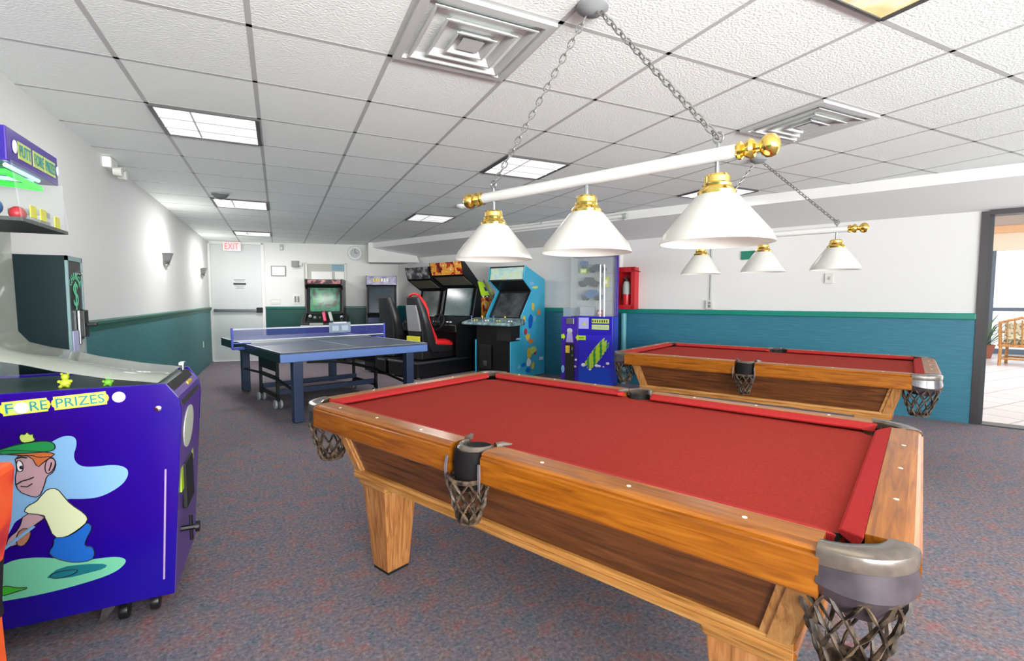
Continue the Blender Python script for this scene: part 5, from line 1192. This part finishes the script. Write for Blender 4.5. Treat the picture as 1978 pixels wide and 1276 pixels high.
mb = MB(); mb.lathe([(0.055, 0.0), (0.06, 0.02), (0.06, 0.20)], (0, -0.09, 0), seg=18, m=0); mb.lathe([(0.06, 0.20), (0.06, 0.33), (0.04, 0.39), (0.02, 0.40)], (0, -0.09, 0), seg=18, m=1); mb.build('cylinder', ['red', 'extgrey'], k)
mb = MB(); mb.lathe([(0.02, 0.40), (0.02, 0.43)], (0, -0.09, 0), seg=10); mb.box(-0.015, 0.015, -0.15, -0.05, 0.43, 0.455); mb.build('valve', 'dgrey', k)
mb = MB(); mb.tube([(0, -0.06, 0.43), (-0.05, -0.07, 0.42), (-0.07, -0.08, 0.3), (-0.07, -0.09, 0.12)], 0.009, 8); mb.build('hose', 'blackm', k)
mb = MB(); mb.tube([tuple(W(WA - 0.05, 3.44, 1.78)), tuple(W(WA - 0.05, 3.44, 2.19))], 0.045, 14); o = mb.build('wall_pipe', 'white'); tag(o, 'thick white vertical pipe rising from the red extinguisher case', 'pipe')
mb = MB(); mb.tube([tuple(W(WA - 0.065, 3.36, 0.0)), tuple(W(WA - 0.065, 3.36, 1.085))], 0.045, 14); o = mb.build('wall_pipe', mat('pale_teal_pipe', C(92, 160, 172), 0.4)); tag(o, 'pale teal vertical pipe below the red extinguisher case', 'pipe')
mb = MB(); mb.tube([tuple(W(WA - 0.012, 2.10, 1.28)), tuple(W(WA - 0.012, 2.10, 2.16))], 0.011, 8); o = mb.build('conduit', 'extgrey'); tag(o, 'thin grey conduit dropping to the outlet box on the white right wall', 'pipe')
t = on_right('outlet_box', 'white surface outlet box under the thin conduit on the right wall', 'outlet', 2.10, 1.225)
mb = MB(); mb.box(-0.05, 0.05, -0.045, 0, -0.06, 0.06); mb.build('box', 'offwhite', t, bevel=0.005)
mb = MB(); mb.box(-0.018, 0.018, -0.05, -0.045, -0.04, 0.0); mb.box(-0.018, 0.018, -0.05, -0.045, 0.01, 0.04); mb.build('socket', 'grey', t)
t = on_right('blank_plate', 'white blank plate on the right wall below the last far lamp shade', 'wall plate', 0.73, 1.55)
mb = MB(); mb.box(-0.045, 0.045, -0.02, 0, -0.06, 0.06); mb.build('plate', 'offwhite', t, bevel=0.004)
mb = MB(); mb.box(-0.012, 0.012, -0.024, -0.02, -0.02, 0.02); mb.build('insert', 'extgrey', t)
t = on_right('pennant_sign', 'small green sign on the right wall behind the far middle lamp shade', 'sign', 1.62, 1.88)
mb = MB(); mb.box(-0.10, 0.08, -0.02, 0, -0.06, 0.05); mb.build('plate', mat('sign_green', C(20, 120, 96), 0.4), t, bevel=0.003)
mb = MB(); mb.tube([(0.05, -0.03, 0.02), (0.22, -0.03, 0.03)], 0.012, 6); mb.build('arm', 'dgrey', t)
# white pipe with end cap under the bulkhead edge
t = thing('ceiling_pipe', 'white horizontal pipe with capped end below the ceiling near the right wall', 'pipe', tuple(W(6.13, 3.0, 2.425)), RW)
mb = MB(); mb.tube([(1.48 - 1.48, 0, 0), (-2.6, 0, 0)], 0.028, 12); mb.build('tube', 'white', t)
mb = MB(); mb.lathe([(0.036, -0.03), (0.036, 0.02), (0.004, 0.022)], (0, 0, 0), 'x', 14); mb.tube([(-0.01, 0, -0.02), (-0.01, 0, -0.06)], 0.012, 8); mb.build('end_cap', 'extgrey', t)
mb = MB()
for x in (-0.4, -1.4, -2.4): mb.tube([(x, 0, 0.02), (x, 0, 0.066)], 0.008, 6)
mb.build('hanger', 'steel', t)

# ------------------------------------------------------------------ sunroom furniture
def rattan_chair(label, a, b, rz):
    t = thing('rattan_armchair', label, 'chair', tuple(W(a, b)), rz)
    mb = MB(); mb.tube([(-0.3, -0.3, 0.42), (0.3, -0.3, 0.42), (0.32, 0.28, 0.40), (-0.32, 0.28, 0.40)], 0.03, 8, 0, closed=True); mb.box(-0.3, 0.3, -0.3, 0.28, 0.39, 0.42); mb.build('seat_frame', 'wicker', t)
    for x, y in ((-0.29, -0.29), (0.29, -0.29), (-0.30, 0.27), (0.30, 0.27)):
        mb = MB(); mb.tube([(x, y, 0), (x * 0.98, y, 0.42), (x * 1.05, y, 0.64)], 0.026, 8); mb.build('leg', 'wicker', t)
    mb = MB(); mb.tube([(-0.30, 0.28, 0.40), (-0.30, 0.40, 0.85), (0, 0.44, 0.95), (0.30, 0.40, 0.85), (0.30, 0.28, 0.40)], 0.028, 8)
    for k in range(5): x = -0.2 + 0.1 * k; mb.tube([(x, 0.29, 0.42), (x, 0.41, 0.90)], 0.012, 6)
    mb.build('backrest', 'wicker', t)
    for s in (-1, 1):
        mb = MB(); mb.tube([(s * 0.31, 0.36, 0.68), (s * 0.36, 0.0, 0.66), (s * 0.31, -0.33, 0.63)], 0.028, 8); mb.build('armrest', 'wicker', t)
    mb = MB(); mb.tube([(-0.29, -0.29, 0.14), (0.29, -0.29, 0.14), (0.30, 0.27, 0.14), (-0.30, 0.27, 0.14)], 0.018, 6, 0, closed=True); mb.build('stretcher', 'wicker', t)
    mb = MB(); mb.box(-0.27, 0.27, -0.28, 0.26, 0.42, 0.52); mb.build('seat_cushion', 'plaid', t, bevel=0.03)
    mb = MB(); mb.box(-0.25, 0.25, 0.22, 0.32, 0.52, 0.86); mb.build('back_cushion', 'plaid', t, bevel=0.03)
rattan_chair('rattan armchair with patterned cushions in the sunroom beyond the doorway', 13.6, -1.82, RW + 165)
t = thing('potted_plant', 'spiky long leaved potted plant behind the rattan armchair', 'plant', tuple(W(14.9, -1.35)))
mb = MB(); mb.lathe([(0.14, 0), (0.20, 0.28), (0.21, 0.30), (0.18, 0.30), (0.17, 0.26), (0.002, 0.26)], seg=18); mb.build('pot', mat('terracotta', C(150, 90, 70), 0.7), t)
mb = MB(); rnd = random.Random(5)
for k in range(22):
    q = 2 * PI * k / 22 + rnd.uniform(-0.1, 0.1); l = rnd.uniform(0.5, 0.8); h = rnd.uniform(0.25, 0.8)
    mb.tube([(0.03 * math.cos(q), 0.03 * math.sin(q), 0.26), (l * 0.5 * math.cos(q), l * 0.5 * math.sin(q), 0.30 + h * 0.7), (l * math.cos(q), l * math.sin(q), 0.28 + h)], [0.014, 0.018, 0.003], 5, 0, flat=0.3)
mb.build('leaves', 'plant', t)

# ------------------------------------------------------------------ light
wd = bpy.data.worlds.new('sky'); SC.world = wd; wd.use_nodes = True
bg = wd.node_tree.nodes['Background']; bg.inputs['Color'].default_value = (0.92, 0.97, 1.0, 1); bg.inputs['Strength'].default_value = 1.8
def area(name, loc, size, power, rot=(0, 0, 0), col=(1, 1, 1), sy=None, spread=None):
    l = bpy.data.lights.new(name, 'AREA'); l.energy = power; l.size = size; l.color = col
    if sy: l.shape = 'RECTANGLE'; l.size_y = sy
    if spread: l.spread = rad(spread)
    o = bpy.data.objects.new(name, l); COL.objects.link(o); o.location = loc; o.rotation_euler = tuple(rad(v) for v in rot)
    return o
def point(name, loc, power, r=0.03, col=(1, 1, 1)):
    l = bpy.data.lights.new(name, 'POINT'); l.energy = power; l.shadow_soft_size = r; l.color = col
    o = bpy.data.objects.new(name, l); COL.objects.link(o); o.location = loc; return o
for cx, cy, j in lamp_pts:
    area('panel_lamp', (cx, cy, CEIL - 0.03), 0.5, {-2: 9, -7: 36, -12: 44}.get(j, 4), col=(1, 0.99, 0.97) if j < 3 else (1, 0.9, 0.7))
# added fill lamps at the rear windows: one level, two tilted up for the ceiling
for x0, x1, pw in ((-1.0, 2.2, 1.0), (2.5, 5.7, 0.42), (6.0, rx - 0.4, 0.06)):
    area('window_daylight', ((x0 + x1) / 2, REAR + 0.05, 1.45), x1 - x0, 45 * pw, (90, 0, 0), (0.97, 0.99, 1.0), 1.6)
    area('window_ground_light', ((x0 + x1) / 2, REAR + 0.06, 1.40), x1 - x0, 440 * (pw + 0.2), (146 if pw > 0.1 else 162, 0, 0), (0.99, 1.0, 0.98), 1.5)
    area('window_far_light', ((x0 + x1) / 2, REAR + 0.07, 1.10), x1 - x0, 150 * pw, (110, 0, 0), (0.99, 1.0, 0.98), 0.9, 70)
# doorway daylight from the sunroom glazing, then two added fill lamps
p = W(WA + 0.4, -2.8, 1.2); area('doorway_daylight', tuple(p), 3.6, 14, (90, 0, RW - 180), (0.95, 0.98, 1.0), 2.0)
p = W(WA + 0.38, -2.8, 1.0); area('doorway_floor_light', tuple(p), 3.6, 30, (125, 0, RW - 180), (0.97, 0.99, 1.0), 1.8)  # added lamp, tilted up to brighten the ceiling by the doorway
p = W(11.5, -3.0, 3.4); area('sunroom_daylight', tuple(p), 6.0, 420, (0, 0, RW), (0.98, 0.99, 1.0), 5.0)  # added overhead lamp that brightens the sunroom
# lamp bulbs
for a, bb, rot, xs, z in ((1.80, 1.06, ANG_U - 1.5, (0.53, 0, -0.53), 1.57), (4.60, 0.97, ANG_U, (0.52, 0, -0.52), 1.60)):
    for x in xs:
        d = Vector((math.cos(rad(rot)), math.sin(rad(rot)), 0)); p = W(a, bb) + d * x; point('shade_bulb', (p.x, p.y, z), 1.7, 0.04, (1, 0.97, 0.9))
for y in (7.45, 10.69): point('sconce_bulb', (-1.20, y, 1.89), 14.0, 0.02, (1, 0.98, 0.94)); point('sconce_bulb', (-1.25, y, 1.64), 0.3, 0.02, (1, 0.98, 0.94))

# ------------------------------------------------------------------ camera
cam = bpy.data.cameras.new('camera'); cam.sensor_width = 36.0; cam.lens = 936.8 / 1978.0 * 36.0; cam.clip_start = 0.02
co = bpy.data.objects.new('camera', cam); COL.objects.link(co); co.location = (0, 0, 1.30)
co.rotation_euler = (rad(90 - 3.689), 0, rad(-25.66)); SC.camera = co
SC.view_settings.view_transform = 'Standard'; SC.view_settings.look = 'None'; SC.view_settings.gamma = 1.0; SC.view_settings.use_curve_mapping = False
SC.view_settings.exposure = -0.40
SC.cycles.use_denoising = True; SC.cycles.max_bounces = 8; SC.cycles.diffuse_bounces = 5; SC.cycles.transparent_max_bounces = 16
SC.cycles.sample_clamp_indirect = 6.0; SC.cycles.caustics_reflective = False; SC.cycles.caustics_refractive = False
